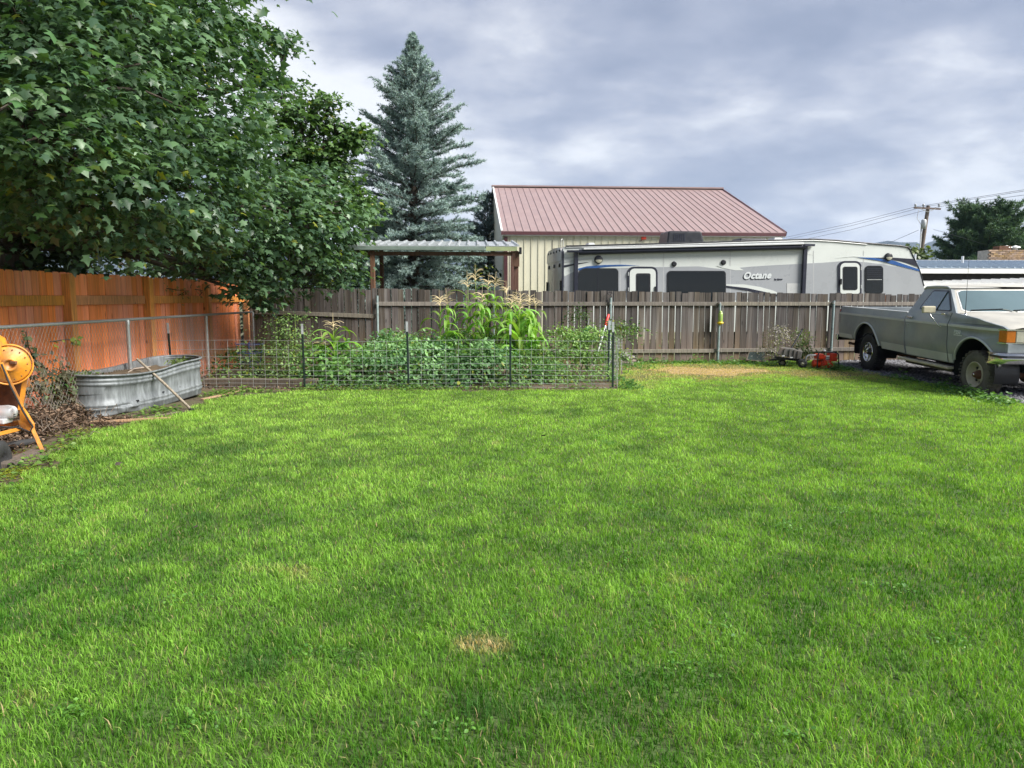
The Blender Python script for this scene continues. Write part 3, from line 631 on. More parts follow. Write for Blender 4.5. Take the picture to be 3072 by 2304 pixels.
# windows and doors
def window(x0, y0, x1, y1, r, name='window', frame=2.5, **k):
    f = decal(rrect(x0 - frame, y0 - frame, x1 + frame, y1 + frame, r + frame, **k), 'black', 'window', .006, .030)
    decal(rrect(x0, y0, x1, y1, r, **k), 'glass', 'pane', .026, .034, parent=f); return f
w1 = window(1733, 807, 1852, 905, 10, tl=26)
decal([(1792, 808), (1793, 808), (1793, 905), (1792, 905)], 'navy', 'glass_seam', .035, .038, parent=w1)
w2 = window(2004, 815, 2174, 905, 7)
for x0, y0, x1, y1, dy in ((1882, 800, 1972, 905, 0), (2513, 783, 2583, 905, 0)):
    fr = decal(rrect(x0, y0, x1, y1, 18), 'navy', 'door', .006, .030)
    xi = 6
    d = decal(rrect(x0 + xi, y0 + xi, x1 - xi, (y1 if x0 < 2000 else 881), 14, bl=6, br=6), 'rvwhite', 'door_leaf', .028, .040, parent=fr)
    if x0 < 2000: decal(rrect(1907, 820, 1950, 905, 5), 'black', 'door_window', .041, .048, parent=fr); decal(rrect(1911, 825, 1945, 905, 3), 'glass', 'door_pane', .049, .052, parent=fr)
    else: decal(rrect(2526, 800, 2570, 870, 6), 'black', 'door_window', .041, .048, parent=fr); decal(rrect(2529, 803, 2567, 867, 4), 'glass', 'door_pane', .049, .052, parent=fr)
w3 = window(2596, 799, 2646, 880, 9, frame=2)
for yy in (806, 812, 818, 824, 830): decal([(2599, yy), (2643, yy), (2643, yy + 1.6), (2599, yy + 1.6)], 'navy', 'blind_slat', .035, .039, parent=w3)
decal([(2599, 838), (2643, 838), (2643, 840), (2599, 840)], 'pipe', 'window_rail', .035, .042, parent=w3)
for x, y in ((1965, 868), (2520, 845)):
    t_, z_ = T(x, y); MB().bar(RP.w(t_, z_ - .08, .05), RP.w(t_, z_ + .08, .05), .05, .03, up=RP.n).build('door_latch', MAT['black'], rv)
for x, y in ((1884, 822), (1884, 868), (2581, 805), (2581, 860)):
    t_, z_ = T(x, y); MB().bar(RP.w(t_, z_ - .05, .042), RP.w(t_, z_ + .05, .042), .03, .02, up=RP.n).build('hinge', MAT['pipe'], rv)
for x in (1860, 1990, 2190, 2440, 2590): decal([(x, 752), (x + 1.2, 752), (x + 1.2, 900), (x, 900)], 'rvfaint', 'panel_seam', .0061, .0068)
for x, y in ((2240, 868), (2360, 850)): decal([(x, y), (x + 40, y), (x + 40, y + 30), (x, y + 30)], 'rvfaint', 'hatch', .0065, .012)
# round lamps and speakers
for x, y, s in ((1795, 779, 12), (2664, 771, 12)):
    t_, z_ = T(x, y); l = MB().lathe(RP.w(t_, z_, .006), RP.n, [(0, s * .0098), (.05, s * .0094), (.06, s * .008), (.0605, 0)], 20).build('porch_lamp', MAT['black'], rv)
    MB().lathe(RP.w(t_, z_, .066), RP.n, [(0, s * .0078), (.006, s * .007), (.0065, 0)], 16, a0=185, a1=355).build('lamp_lens', MAT['lamp'], l)
for x, y in ((2022, 792), (2170, 787)):
    t_, z_ = T(x, y); MB().lathe(RP.w(t_, z_, .006), RP.n, [(0, .075), (.03, .07), (.035, .05), (.03, 0)], 18).build('speaker', MAT['black'], rv)
# awning: roller, arms, folded fabric
a0, a1 = T(1735, 757), T(2410, 741)
aw = MB().tube([RP.w(a0[0], a0[1], .10), RP.w(a1[0], a1[1], .10)], .075, 14).build('awning_roller', MAT['navy'], rv)
MAT['awn'] = M_('awning_cover', (.58, .59, .60), .4, .2, var=.05)
MB().bar(RP.w(a0[0] + .1, a0[1] + .085, .12), RP.w(a1[0] - .1, a1[1] + .085, .12), .19, .05).build('awning_cover', MAT['awn'], aw, bevel=.01)
for (x, y0), yb in (((1727, 756), 905), ((2413, 737), 905)):
    t_, z_ = T(x, y0); MB().bar(RP.w(t_, 1.3, .06), RP.w(t_, z_ + .02, .06), .10, .08, up=RP.n).build('awning_arm', MAT['navy'], aw)
    s_ = -1 if x < 2000 else 1
    MB().hexa([RP.w(t_ + a * s_ * 1.0, z_ + z, n) for z in (-.02, .04) for a, n in ((-.1, .02), (.26, .03), (.26, .12), (-.1, .2))]).build('awning_bracket', MAT['navy'], aw)
# roof edge trim follows the roof line
ro = [q for q in prof if q[1] > 2.2][2:11]
b = MB(); b.tube([RP.w(t_, z_ + .005, .012) for t_, z_ in ro], .022, 6); b.build('roof_trim', MAT['black'], rv)
b = MB(); b.tube([RP.w(t_, z_ - .035, .014) for t_, z_ in ro[:6]], .016, 6); b.build('gutter_rail', MAT['pipe'], rv)
b = MB(); b.tube([RP.w(t_ + .01, z_, .0) for t_, z_ in prof[10:15]], .02, 6); b.build('front_trim', MAT['black'], rv)
# roof furniture
def roofbox(name, x0, y0, x1, y1, n, dep, m, bev, taper=.0, wedge=False):
    t0, zt_ = RP.tz(x0, y0); t1, zb = RP.tz(x1, y1); q = 1.03
    top = [(t0 + taper, n), (t1 - taper * (0 if wedge else 1.6), n), (t1 - taper * (0 if wedge else 1.6), n - dep), (t0 + taper, n - dep)]
    bot = [(t0, n + .05), (t1, n + .05), (t1, n - dep - .05), (t0, n - dep - .05)]
    return MB().hexa([RP.w(a, zb - .12, c) for a, c in bot] + [RP.w(a, zt_, c) for a, c in top]).build(name, MAT[m], rv, bevel=bev, seg=3)
ac = roofbox('air_conditioner', 2009, 690, 2124, 727, -.25, .75, 'black', .05, .06)
for k in range(6):
    t_, z0_ = RP.tz(2032 + k * 6, 700); _, z1_ = RP.tz(2032 + k * 6, 722)
    MB().bar(RP.w(t_, z1_, -.215), RP.w(t_, z0_, -.238), .02, .02).build('vent_louver', MAT['navy'], ac)
roofbox('roof_vent', 1770, 724, 1810, 734, -.5, .4, 'rvfaint', .01, .09)
roofbox('skylight', 2233, 711, 2330, 722, -.4, .6, 'black', .03, .08)
roofbox('roof_vent', 2335, 709, 2380, 720, -.4, .4, 'rvfaint', .01, .10)
roofbox('roof_vent', 2165, 718, 2195, 726, -.6, .3, 'rvfaint', .01, .06)
roofbox('roof_vent', 2525, 719, 2550, 728, -.7, .3, 'rvfaint', .01, .06)
t_, z_ = T(1687, 736); MB().tube([RP.w(t_, z_ - .1, -.2), RP.w(t_, z_ + .14, -.2), RP.w(t_ + .03, z_ + .19, -.2), RP.w(t_ + .06, z_ + .14, -.2), RP.w(t_ + .06, z_ - .1, -.2)], .012, 6).build('ladder_hoop', MAT['pipe'], rv)
t_, z_ = T(1656, 745); MB().tube([RP.w(-.02, z_ - .1, -1.6), RP.w(-.02, z_ + .34, -1.6)], .014, 6).build('whip_aerial', MAT['black'], rv)
def text(s, size, origin, right, up, m, name, parent, shear=0.0, ext=.003, bold=0.0, space=1.0):
    cu = bpy.data.curves.new(name, 'FONT'); cu.body = s; cu.size = size; cu.shear = shear; cu.extrude = ext; cu.offset = bold; cu.space_character = space; cu.resolution_u = 3
    tmp = bpy.data.objects.new(name, cu); COL.objects.link(tmp); dg = bpy.context.evaluated_depsgraph_get(); dg.update()
    me = bpy.data.meshes.new_from_object(tmp.evaluated_get(dg)); bpy.data.objects.remove(tmp); bpy.data.curves.remove(cu)
    rgt = Vector(right).normalized(); upv = Vector(up).normalized(); nn = rgt.cross(upv)
    mt = Matrix((rgt, upv, nn)).transposed().to_4x4(); mt.translation = Vector(origin); me.transform(mt)
    me.materials.clear(); return link(name, me, m, parent)
MAT['silver'] = M_('silver_lettering', (.56, .59, .60), .35, .0, var=.12, scale=30)
o0 = T(2228, 836.5); ru = RP.d + Vector((0, 0, .028)); 
text('Octane', .262, RP.w(o0[0] - .012, o0[1] - .014, .012), ru, (0, 0, 1), MAT['navy'], 'lettering', rv, .28, .002, .020, 1.07)
text('Octane', .262, RP.w(o0[0], o0[1], .018), ru, (0, 0, 1), MAT['silver'], 'lettering', rv, .28, .003, .012, 1.07)
o0 = T(2322, 840.5); text('by Jayco', .075, RP.w(o0[0], o0[1], .012), ru, (0, 0, 1), MAT['navy'], 'lettering', rv, .2, .003, .002)
# running gear, hidden behind the fence but there
for t_ in (4.6, 5.45):
    for n in (-.12, -RWID + .12):
        MB().lathe(RP.w(t_, .36, n), RP.n if n > -1 else -RP.n, [(-.2, .2), (-.2, .34), (-.17, .36), (-.03, .36), (0, .34), (0, .2), (-.03, .18), (-.03, 0)], 24).build('wheel', MAT['rubber'], rv)
for t_ in (.6, lt - .8):
    MB().bar(RP.w(t_, .0, -.4), RP.w(t_, .6, -.4), .09, .09).build('jack', MAT['black'], rv); MB().bar(RP.w(t_, .0, -RWID + .4), RP.w(t_, .6, -RWID + .4), .09, .09).build('jack', MAT['black'], rv)

# ---------------------------------------------------------------- open lean-to shelter behind the fence
LY = 17.6
sh = thing('shelter', 'open lean-to shelter with ribbed metal roof on brown posts', 'shelter', A(1118, 1000, LY))
LP = Plane(A(1118, 800, LY)[:2], 3.0)
fl, fr_ = LP.tz(1045, 740)[0], LP.tz(1558, 740)[0]; fz = LP.tz(1300, 742)[1] + .02
mz = LP.tz(1548, 735)[1]; LD = 2.6; bz = fz + .30
b = MB(); NPn = 17; lw = (fr_ - fl) / NPn
def lr(t, f, up=0): q = LP.w(t, fz + (bz - fz) * f + up, -LD * f + .1 * (1 - f)); return q
b.hexa([lr(t, f, u) for u in (0, .012) for t, f in ((0, 0), (lw - .002, 0), (lw - .002, 1), (0, 1))])
for a in (lw * .86,):
    b.hexa([lr(t, f, u) for u in (.012, .045) for t, f in ((a - .045, 0), (a + .03, 0), (a + .03, 1), (a - .045, 1))][:4] + [lr(t, f, .05) for t, f in ((a - .025, 0), (a + .01, 0), (a + .01, 1), (a - .025, 1))])
lm = b.mesh('roof_panel'); lm.materials.append(MAT['zinc'])
for k in range(NPn):
    o = link('roof_panel', lm, None, sh); o.location = LP.d * (fl + k * lw)
gl = LP.tz(1455, 740)[0]
MB().bar(LP.w(fl - .02, fz - .055, .13), LP.w(gl, fz - .055, .13), .09, .09).build('gutter', MAT['greentrim'], sh, bevel=.012)
MAT['limetrim'] = M_('yellowed_green_fascia', (.30, .35, .19), .5, var=.15)
MB().bar(LP.w(gl + .02, fz - .055, .09), LP.w(fr_ - .06, fz - .055, .09), .03, .10).build('fascia', MAT['limetrim'], sh)
for n, z in ((.02, fz - .17), (-LD + .1, bz - .12)):
    MB().bar(LP.w(fl - .6 if n < 0 else fl, z, n), LP.w(fr_ - .03, z, n), .05, .09).build('beam', MAT['brownpost'], sh)
for t_ in (fl + .15, gl - .8, (fl + gl) / 2, fr_ - .1):
    MB().bar(LP.w(t_, fz - .06, .0), LP.w(t_, bz - .06, -LD), .05, .10).build('rafter', MAT['brownpost'], sh)
for x, y0, n, w_ in ((1118, 750, .02, .105), (1145, 760, -LD + .1, .10), (1549, 742, -.02, .11), (1537, 742, -LD + .1, .10)):
    t_ = LP.tz(x, 800)[0] if n > -1 else None
    if t_ is None:
        P2 = Plane(LP.w(0, 0, n)[:2], 3.0); t_ = P2.tz(x, 800)[0]
    zt_ = fz - .1 if n > -1 else bz - .1
    MB().bar(LP.w(t_, 0, n), LP.w(t_, zt_, n), w_, w_).build('post', MAT['brownpost'], sh, bevel=.006, seg=1)
t_ = LP.tz(1547, 800)[0]; z0_ = LP.tz(1547, 800)[1]
MB().bar(LP.w(t_, z0_, .06), LP.w(t_, fz - .12, .06), .17, .03).build('post_sleeve', MAT['brownpost'], sh)
MB().box(LP.w(fr_ + .02, fz - .1, .1), (.06, .1, .16)).build('gutter_end', MAT['black'], sh, bevel=.01)

# ---------------------------------------------------------------- low buildings far right
HP = Plane(A(2755, 805, 27.0)[:2], 4.0)
hs_ = thing('low_house', 'low house with pale blue ribbed metal roof beyond the pickup', 'house', HP.w(0, 0))
he = HP.tz(2900, 806)[1]; hl = 9.0; hd = 6.0; hr = he + .56
b = MB(); wv = .30
def hf(t, f, up=0): return HP.w(t, he + (hr - he) * f + up, -hd * f + .3 * (1 - f))
b.hexa([hf(t, f, u) for u in (0, .02) for t, f in ((0, 0), (wv - .002, 0), (wv - .002, 1), (0, 1))]); b.hexa([hf(t, f, u) for u in (.02, .06) for t, f in ((wv - .06, 0), (wv - .01, 0), (wv - .01, 1), (wv - .06, 1))])
hm = b.mesh('roof_panel'); hm.materials.append(MAT['bluezinc'])
for k in range(36):
    o = link('roof_panel', hm, None, hs_); o.location = HP.d * (-2.2 + k * wv)
MB().bar(HP.w(-2.3, hr + .03, -hd), HP.w(9, hr + .03, -hd), .3, .05).build('ridge_cap', MAT['awn'], hs_)
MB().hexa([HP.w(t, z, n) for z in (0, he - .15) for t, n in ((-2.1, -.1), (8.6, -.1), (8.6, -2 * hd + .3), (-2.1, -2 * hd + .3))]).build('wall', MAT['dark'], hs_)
P0 = [HP.w(-2.2, hr, -hd), HP.w(8.6, hr, -hd), HP.w(8.6, he, -2 * hd), HP.w(-2.2, he, -2 * hd)]; MB().prism(P0, [p + Vector((0, 0, .03)) for p in P0]).build('roof', MAT['bluezinc'], hs_)
MB().bar(HP.w(-2.2, he - .10, .32), HP.w(5.2, he - .10, .32), .06, .17).build('fascia', MAT['white'], hs_)
for x, y in ((2890, 781), (3033, 788)):
    t_, z_ = HP.tz(x, y); q = HP.w(t_ * 1.11, z_ + .16, -3.2); MB().tube([q - Vector((0, 0, .3)), q + Vector((0, 0, .25))], .05, 10).build('vent_pipe', MAT['awn'], hs_); MB().lathe(q - Vector((0, 0, .17)), (0, 0, 1), [(0, .22), (.1, .06)], 12).build('vent_flashing', MAT['awn'], hs_)
# white patio roof in front of it
PP = Plane(A(2765, 850, 22.0)[:2], 2.0)
pc = thing('patio_cover', 'white ribbed patio cover on posts between the house and pickup', 'patio cover', PP.w(0, 0))
pz = PP.tz(2900, 852)[1]; wv = .34
def pf(t, f, up=0): return PP.w(t, pz + (.02 + .03 * (t + 1.6)) * f + up, -3.4 * f)
for k in range(24):
    t0 = -1.6 + k * wv; b = MB(); b.hexa([pf(t, f, u) for u in (0, .015) for t, f in ((t0, 0), (t0 + wv - .002, 0), (t0 + wv - .002, 1), (t0, 1))]); b.hexa([pf(t, f, u) for u in (.015, .04) for t, f in ((t0 + wv - .05, 0), (t0 + wv - .01, 0), (t0 + wv - .01, 1), (t0 + wv - .05, 1))])
    b.build('roof_panel', MAT['white'], pc)
MB().bar(PP.w(-1.65, pz - .05, .02), PP.w(6.6, pz - .05, .02), .05, .15).build('fascia', MAT['white'], pc)
MB().bar(PP.w(-1.6, pz - .06, -3.35), PP.w(6.5, pz + .16, -3.35), .05, .14).build('beam', MAT['white'], pc)
for t_ in (-1.4, 2.3, 6.2):
    for n in (-.1, -3.3): MB().bar(PP.w(t_, 0, n), PP.w(t_, pz - .06, n), .09, .09).build('post', MAT['white'], pc)
# brick chimney
cy = 35.0; c0, c1 = A(2962, 778, cy), A(3110, 750, cy)
ch = thing('brick_chimney', 'broad tan brick chimney with white flue caps above the blue roof', 'chimney', (c0.x, cy, 0))
MB().hexa([Vector((x, y, z)) for z in (0, c1.z) for x, y in ((c0.x + .02, cy), (c1.x, cy), (c1.x, cy + .8), (c0.x + .02, cy + .8))]).build('core', MAT['mortar'], ch)
bb = MB().box((0, 0, 0), (.205, .10, .072)).mesh('brick'); bb.materials.append(MAT['brick'])
nz = int((c1.z - c0.z + .5) / .085)
for k in range(nz):
    for j in range(int((c1.x - c0.x) / .215)):
        o = link('brick', bb, None, ch); o.location = (c0.x + .12 + j * .215 + (.1 if k % 2 else 0), cy - .02 + random.uniform(-.008, .008), c1.z - .03 - k * .085)
MB().hexa([Vector((x, y, z)) for z in (c1.z, c1.z + .2) for x, y in ((c0.x + .6, cy + .1), (c0.x + 1.15, cy + .1), (c0.x + 1.15, cy + .6), (c0.x + .6, cy + .6))]).build('clay_flue', MAT['amber'] if False else MAT['rust'], ch)
for x in (3020, 3046):
    q = A(x, 742, cy + .3); MB().tube([(q.x, q.y, c1.z - .05), (q.x, q.y, q.z)], .1, 10).build('flue_pipe', MAT['awn'], ch); MB().lathe(q, (0, 0, 1), [(-.03, .21), (.02, .2), (.09, .02)], 14).build('flue_cap', MAT['white'], ch)

# ---------------------------------------------------------------- utility pole and wires
PY = 46.0
pb, ptp = A(2757, 800, PY), A(2785, 617, PY); pb = ptp + (pb - ptp) * ((ptp.z + 0) / (ptp.z - pb.z)); pb.z = 0
up = thing('utility_pole', 'leaning wooden utility pole with crossarm and wires', 'utility pole', pb)
MB().tube([pb, pb * .5 + ptp * .5, ptp], [.15, .13, .105], 12).build('pole', MAT['pole'], up)
a, b_ = A(2742, 623, PY - .2), A(2822, 627, PY - .2)
MB().bar(a, b_, .09, .10).build('crossarm', MAT['pole'], up)
for s_, x in ((1, 2762), (-1, 2808)):
    MB().bar(A(x, 626, PY - .25), A(2783, 636, PY - .25), .03, .03).build('brace', MAT['pipe'], up)
for x in (2746, 2770, 2817):
    q = A(x, 621, PY - .2); MB().lathe(q, (0, 0, 1), [(-.02, .03), (.05, .05), (.1, .07), (.16, .07), (.2, .03), (.2, 0)], 10).build('insulator', MAT['insul'], up)
q = A(2771, 672, PY - .32); MB().lathe(q, (0, 0, 1), [(-.28, 0), (-.28, .15), (.22, .15), (.28, .10), (.3, 0)], 14).build('transformer', MAT['insul'], up)
MB().tube([A(x, y, PY - .3) for x, y in ((2756, 630), (2751, 655), (2757, 664), (2763, 674), (2762, 700), (2758, 770))], .018, 5).build('down_lead', MAT['insul'], up)
MB().tube([A(x, y, PY - .25) for x, y in ((2764, 680), (2762, 720), (2757, 775))], .04, 6).build('conduit', MAT['insul'], up)
for k, (pts) in enumerate(([(2200, 745, 66), (2550, 671, 54), (2745, 621, PY - .2), (3080, 568, 40), (3600, 500, 34)], [(2200, 752, 66), (2550, 678, 54), (2770, 621, PY - .2), (3080, 572, 40), (3600, 506, 34)], [(2200, 762, 66), (2550, 690, 54), (2816, 620, PY - .2), (3080, 584, 40), (3600, 520, 34)],
                     [(2560, 790, 50), (2660, 732, 48), (2756, 690, PY - .2)], [(2800, 688, PY - .2), (2860, 705, 50), (2960, 735, 58)])):
    MB().tube([A(*p) for p in pts], .010, 4, cap=False).build('wire', MAT['black'], up)

# ---------------------------------------------------------------- far ridge
def ridge(name, D, h0, seed, col):
    n = 220; az = np.linspace(-62, 62, n); x = np.tan(np.radians(az)) * D
    hh = h0 * (.55 + .5 * vnoise(x, x * 0, D * .22, seed) + .22 * vnoise(x, x * 0, D * .05, seed + 1) + .05 * vnoise(x, x * 0, D * .012, seed + 2))
    V = []; T_ = []
    for j, (f, d) in enumerate(((0, -.35), (.45, -.18), (.8, -.06), (1, 0), (0, .5))):
        V.append(np.stack([x * (1 + d * .4), np.full(n, D * (1 + d * .4)) + D * .03 * np.sin(x / D * 40 + j), hh * f * (1 + .12 * (f > 0) * (f < 1) * np.sin(x / D * 70 + j * 2)) - 2 * (f == 0)], 1))
    V = np.concatenate(V)
    Q = [(j * n + i, j * n + i + 1, (j + 1) * n + i + 1, (j + 1) * n + i) for j in range(4) for i in range(n - 1)]
    m = M_(name + '_forest', col, .95, var=.35, scale=.012, stretch=(1, 1, 1))
    return kind(np_mesh(name, V, np.zeros((0, 3), int), m, None, quads=np.array(Q), smooth=True), 'structure')
ridge('mountain', 3200, 275, 31, (.035, .05, .035))

# ---------------------------------------------------------------- trees
MAPLE = [(0, .38, .0)] + [(0, 0, -.02), (.30, -.02, -.10), (.22, .20, -.05), (.56, .42, -.16), (.26, .52, -.05), (0, 1.0, -.14), (-.26, .52, -.05), (-.56, .42, -.16), (-.22, .20, -.05), (-.30, -.02, -.10)]
MAPLE_F = [(0, i, i + 1) for i in range(1, 10)] + [(0, 10, 1)]
def leafy(lobes, dens, lsize, seed, c0, c1, yel=.04, droop=.35):
    """sprays of leaves over rounded boughs: (centre, radius) list -> pos, tip, normal, size, colour"""
    r = np.random.default_rng(seed); out = [[], [], [], [], []]
    for c, rad in lobes:
        c = np.array(c); ncl = max(8, int(34 * rad * rad)); n = max(24, int(dens * rad * rad / ncl))
        d = unit(r.normal(0, 1, (ncl, 3))); d[:, 2] = d[:, 2] * .8 + .12; d = unit(d)
        rr = rad * r.uniform(.55, 1.12, ncl)[:, None]; cc = c + d * rr * np.array([1, 1, .85])
        tone = r.normal(0, .22, ncl)
        for k in range(ncl):
            s = r.uniform(.16, .30) * (.6 + .4 * rad)
            q = r.normal(0, 1, (n, 3)) * np.array([s, s, s * .34]); p = cc[k] + q
            outw = unit(p - c + 1e-6); flat = np.hypot(q[:, 0], q[:, 1]); p[:, 2] -= droop * flat ** 2 / s * .5
            tip = unit(outw * np.array([1, 1, .3]) + r.normal(0, .45, (n, 3)) + np.array([0, 0, -.45]))
            nr = unit(np.array([0, 0, 1.0]) + outw * .55 + r.normal(0, .42, (n, 3)))
            t = np.clip(r.normal(.38, .26, n) + tone[k] + .12 * d[k, 2], 0, 1)[:, None]
            col = np.array(c0) * (1 - t) + np.array(c1) * t
            y_ = (r.random(n) < yel * (2.5 if tone[k] > .25 else .5))[:, None]; col = np.where(y_, np.array([.20, .23, .03]), col)
            for o_, v in zip(out, (p, tip, nr, lsize * r.uniform(.5, 1.35, n), col)): o_.append(v)
    return [np.concatenate(v) for v in out]
def limbs(trunk, lobes, r0, parent, m, n=6, forks=None):
    b = MB(); rr = random.Random(5)
    for c, rad in lobes:
        c = Vector(c); k = rr.uniform(.35, .8); s = trunk[0].lerp(trunk[-1], k * .9 + .05)
        if c.z < s.z + .2: s = trunk[0].lerp(trunk[-1], max(.30, min(.9, (c.z - .8 - trunk[0].z) / (trunk[-1].z - trunk[0].z))))
        mid = s.lerp(c, .5) + Vector((rr.uniform(-.2, .2), rr.uniform(-.2, .2), .25))
        b.tube([s, mid, c], [r0 * .3, r0 * .16, .015], n)
        for _ in range(5):
            e = c + Vector((rr.uniform(-1, 1), rr.uniform(-1, 1), rr.uniform(-.5, .8))) * rad * .6; b.tube([mid.lerp(c, rr.uniform(.3, 1)), c.lerp(e, .5) + Vector((0, 0, .08)), e], [.03, .016, .006], 4, cap=False)
    return b.build('limbs', m, parent)
def L3(l): return [(tuple(A(x, y, Y)), r) for x, y, Y, r in l]
big = L3([(90, 330, 7.8, 1.0), (300, 260, 8.6, 1.2), (250, 500, 8.2, .85), (60, 560, 8.2, .8), (430, 500, 9.6, 1.1), (520, 300, 10.5, 1.35), (505, 130, 11.5, 1.1), (600, 320, 12, .9), (660, 40, 12.4, .55), (600, 560, 11, 1.1),
           (450, 650, 10.8, .8), (650, 440, 13, 1.0), (770, 620, 13, 1.0), (690, 740, 13, .85), (900, 650, 14, 1.0), (870, 760, 14, .75), (1010, 640, 14.6, .75), (180, 100, 9, 1.4), (430, 60, 10, 1.4),
           (80, -150, 9, 1.7), (360, -200, 10.5, 1.8), (500, -170, 12, 1.3), (570, 690, 12, .75), (770, 850, 13.8, .55), (690, 830, 13.5, .5), (640, 790, 13, .4), (980, 760, 15, .5), (280, 620, 9.5, .7), (690, 130, 12.5, .45), (775, 190, 12.6, .14), (800, 95, 12.6, .12), (815, 230, 12.6, .1), (1030, 690, 15, .3), (1000, 810, 15.2, .5), (920, 840, 15, .5), (830, 870, 14.6, .42), (770, 890, 14.2, .32), (860, 560, 14, .7), (960, 560, 14.6, .5), (350, 420, 9, .8), (150, 450, 7.6, .7)])
big += [((-8.4, 12.5, 6.5), 2.2), ((-9.2, 10.0, 5.5), 2.2), ((-8.0, 15.0, 6.0), 2.1), ((-10.2, 12.5, 8.6), 2.4), ((-8.2, 10.5, 8.8), 2.2), ((-7.2, 13.5, 8.6), 2.0), ((-10.5, 15.5, 6.5), 2.2), ((-7.8, 8.2, 4.6), 1.3), ((-11, 10, 7), 2), ((-8.5, 14.5, 3.4), 1.1), ((-9.4, 11.0, 3.2), .9)]
tr0 = Vector((-8.6, 12.6, 0)); tr1 = Vector((-8.4, 12.4, 8.2))
mt = thing('maple_tree', 'huge dark maple overhanging the orange fence and filling the upper left', 'tree', tr0)
MB().tube([tr0, tr0 + Vector((0, 0, .5)), tr0.lerp(tr1, .3), tr0.lerp(tr1, .65), tr1], [.42, .33, .29, .22, .1], 14).build('trunk', MAT['bark'], mt)
limbs([tr0, tr1], big, .34, mt, MAT['bark'])
p, ti, nr, sz, co = leafy(big, 1050, .112, 21, (.038, .082, .044), (.135, .238, .108), .015)
# the nearest 300 leaves in view stand as leaves of their own
f_ = np.array([-.5, 1.0, 0]); x_ = 1536 + p[:, 0] / p[:, 1] * F; y_ = 890 - (p[:, 2] - CAMH) / p[:, 1] * F
inv = (x_ > 0) & (x_ < 1200) & (y_ > 5) & (y_ < 900); order = np.argsort(np.where(inv, p[:, 1] / sz, 1e9))[:300]
keep = np.ones(len(p), bool); keep[order] = False
print('maple leaves', len(p))
scatter('foliage', MAPLE, MAPLE_F, p[keep], ti[keep], nr[keep], sz[keep], co[keep], MAT['leaf'], mt)['kind'] = 'stuff'
lme = bpy.data.meshes.new('leaf'); lme.from_pydata(MAPLE, [], MAPLE_F); lme.materials.append(MAT['oneleaf'])
for k in order:
    y1 = Vector(ti[k]).normalized(); x1 = y1.cross(Vector(nr[k])).normalized(); z1 = x1.cross(y1)
    o = link('leaf', lme, None, mt); mm = (Matrix((x1, y1, z1)).transposed() * float(sz[k])).to_4x4(); mm.translation = Vector(p[k]); o.matrix_basis = mm
# smaller, paler maple at the corner
sm_l = L3([(905, 400, 17, .75), (945, 330, 17, .42), (975, 440, 17, .5), (930, 520, 17, .85), (1040, 420, 17, .22), (1010, 470, 17, .3), (860, 330, 17, .5), (830, 440, 17.5, 1.0), (1000, 570, 17.4, .8), (1060, 620, 17.4, .6), (1075, 585, 17.2, .3), (1085, 395, 17, .16), (1060, 410, 17, .2), (985, 310, 17, .3), (1015, 390, 17, .3), (900, 300, 17.2, .4), (860, 600, 17.5, 1.1), (1040, 760, 18, .6), (960, 700, 18, .9), (1085, 650, 17.2, .3), (1010, 840, 18, .5), (780, 560, 18, 1.1), (800, 320, 17.6, .5), (835, 250, 17.6, .35), (850, 130, 17.8, .3)])
t0 = Vector((-5.3, 18.3, 0)); t1 = Vector((-5.0, 18, 4.8))
m2 = thing('maple_tree', 'smaller lighter green maple at the fence corner left of the blue cedar', 'tree', t0)
MB().tube([t0, t0.lerp(t1, .5), t1], [.2, .15, .06], 10).build('trunk', MAT['bark'], m2); limbs([t0, t1], sm_l, .2, m2, MAT['bark'], 5)
p, ti, nr, sz, co = leafy(sm_l, 1100, .125, 22, (.040, .092, .030), (.135, .235, .068), .02)
scatter('foliage', MAPLE, MAPLE_F, p, ti, nr, sz, co, MAT['leaf'], m2)['kind'] = 'stuff'
# dark shrubbery beyond the left fence
for j, (lab, l, c1) in enumerate((('dark broadleaf shrub behind the orange fence under the big maple', [(380, 790, 17, 1.1), (520, 800, 17.5, 1.0), (640, 790, 18, 1.1), (750, 800, 18, 1.0), (450, 700, 18, 1.1), (620, 680, 19, 1.2), (820, 780, 19, 1.2)], (.06, .10, .035)),
                                  ('shadowed shrub at the far left behind the orange fence', [(30, 740, 12.5, .9), (160, 760, 13, .9), (-120, 760, 12, 1.0), (60, 640, 13.5, 1.0), (230, 690, 15, .7)], (.05, .085, .03)))):
    lb = L3(l); c = Vector(lb[0][0]); st = thing('shrub', lab, 'shrub', (c.x, c.y, 0))
    limbs([Vector((c.x, c.y, 0)), Vector((c.x, c.y, 2.2))], lb, .12, st, MAT['bark'], 5)
    p, ti, nr, sz, co = leafy(lb, 560, .13, 40 + j, (.015, .035, .014), c1)
    scatter('foliage', OVAL, OVAL_F, p, ti, nr, sz, co, MAT['leaf'], st)['kind'] = 'stuff'

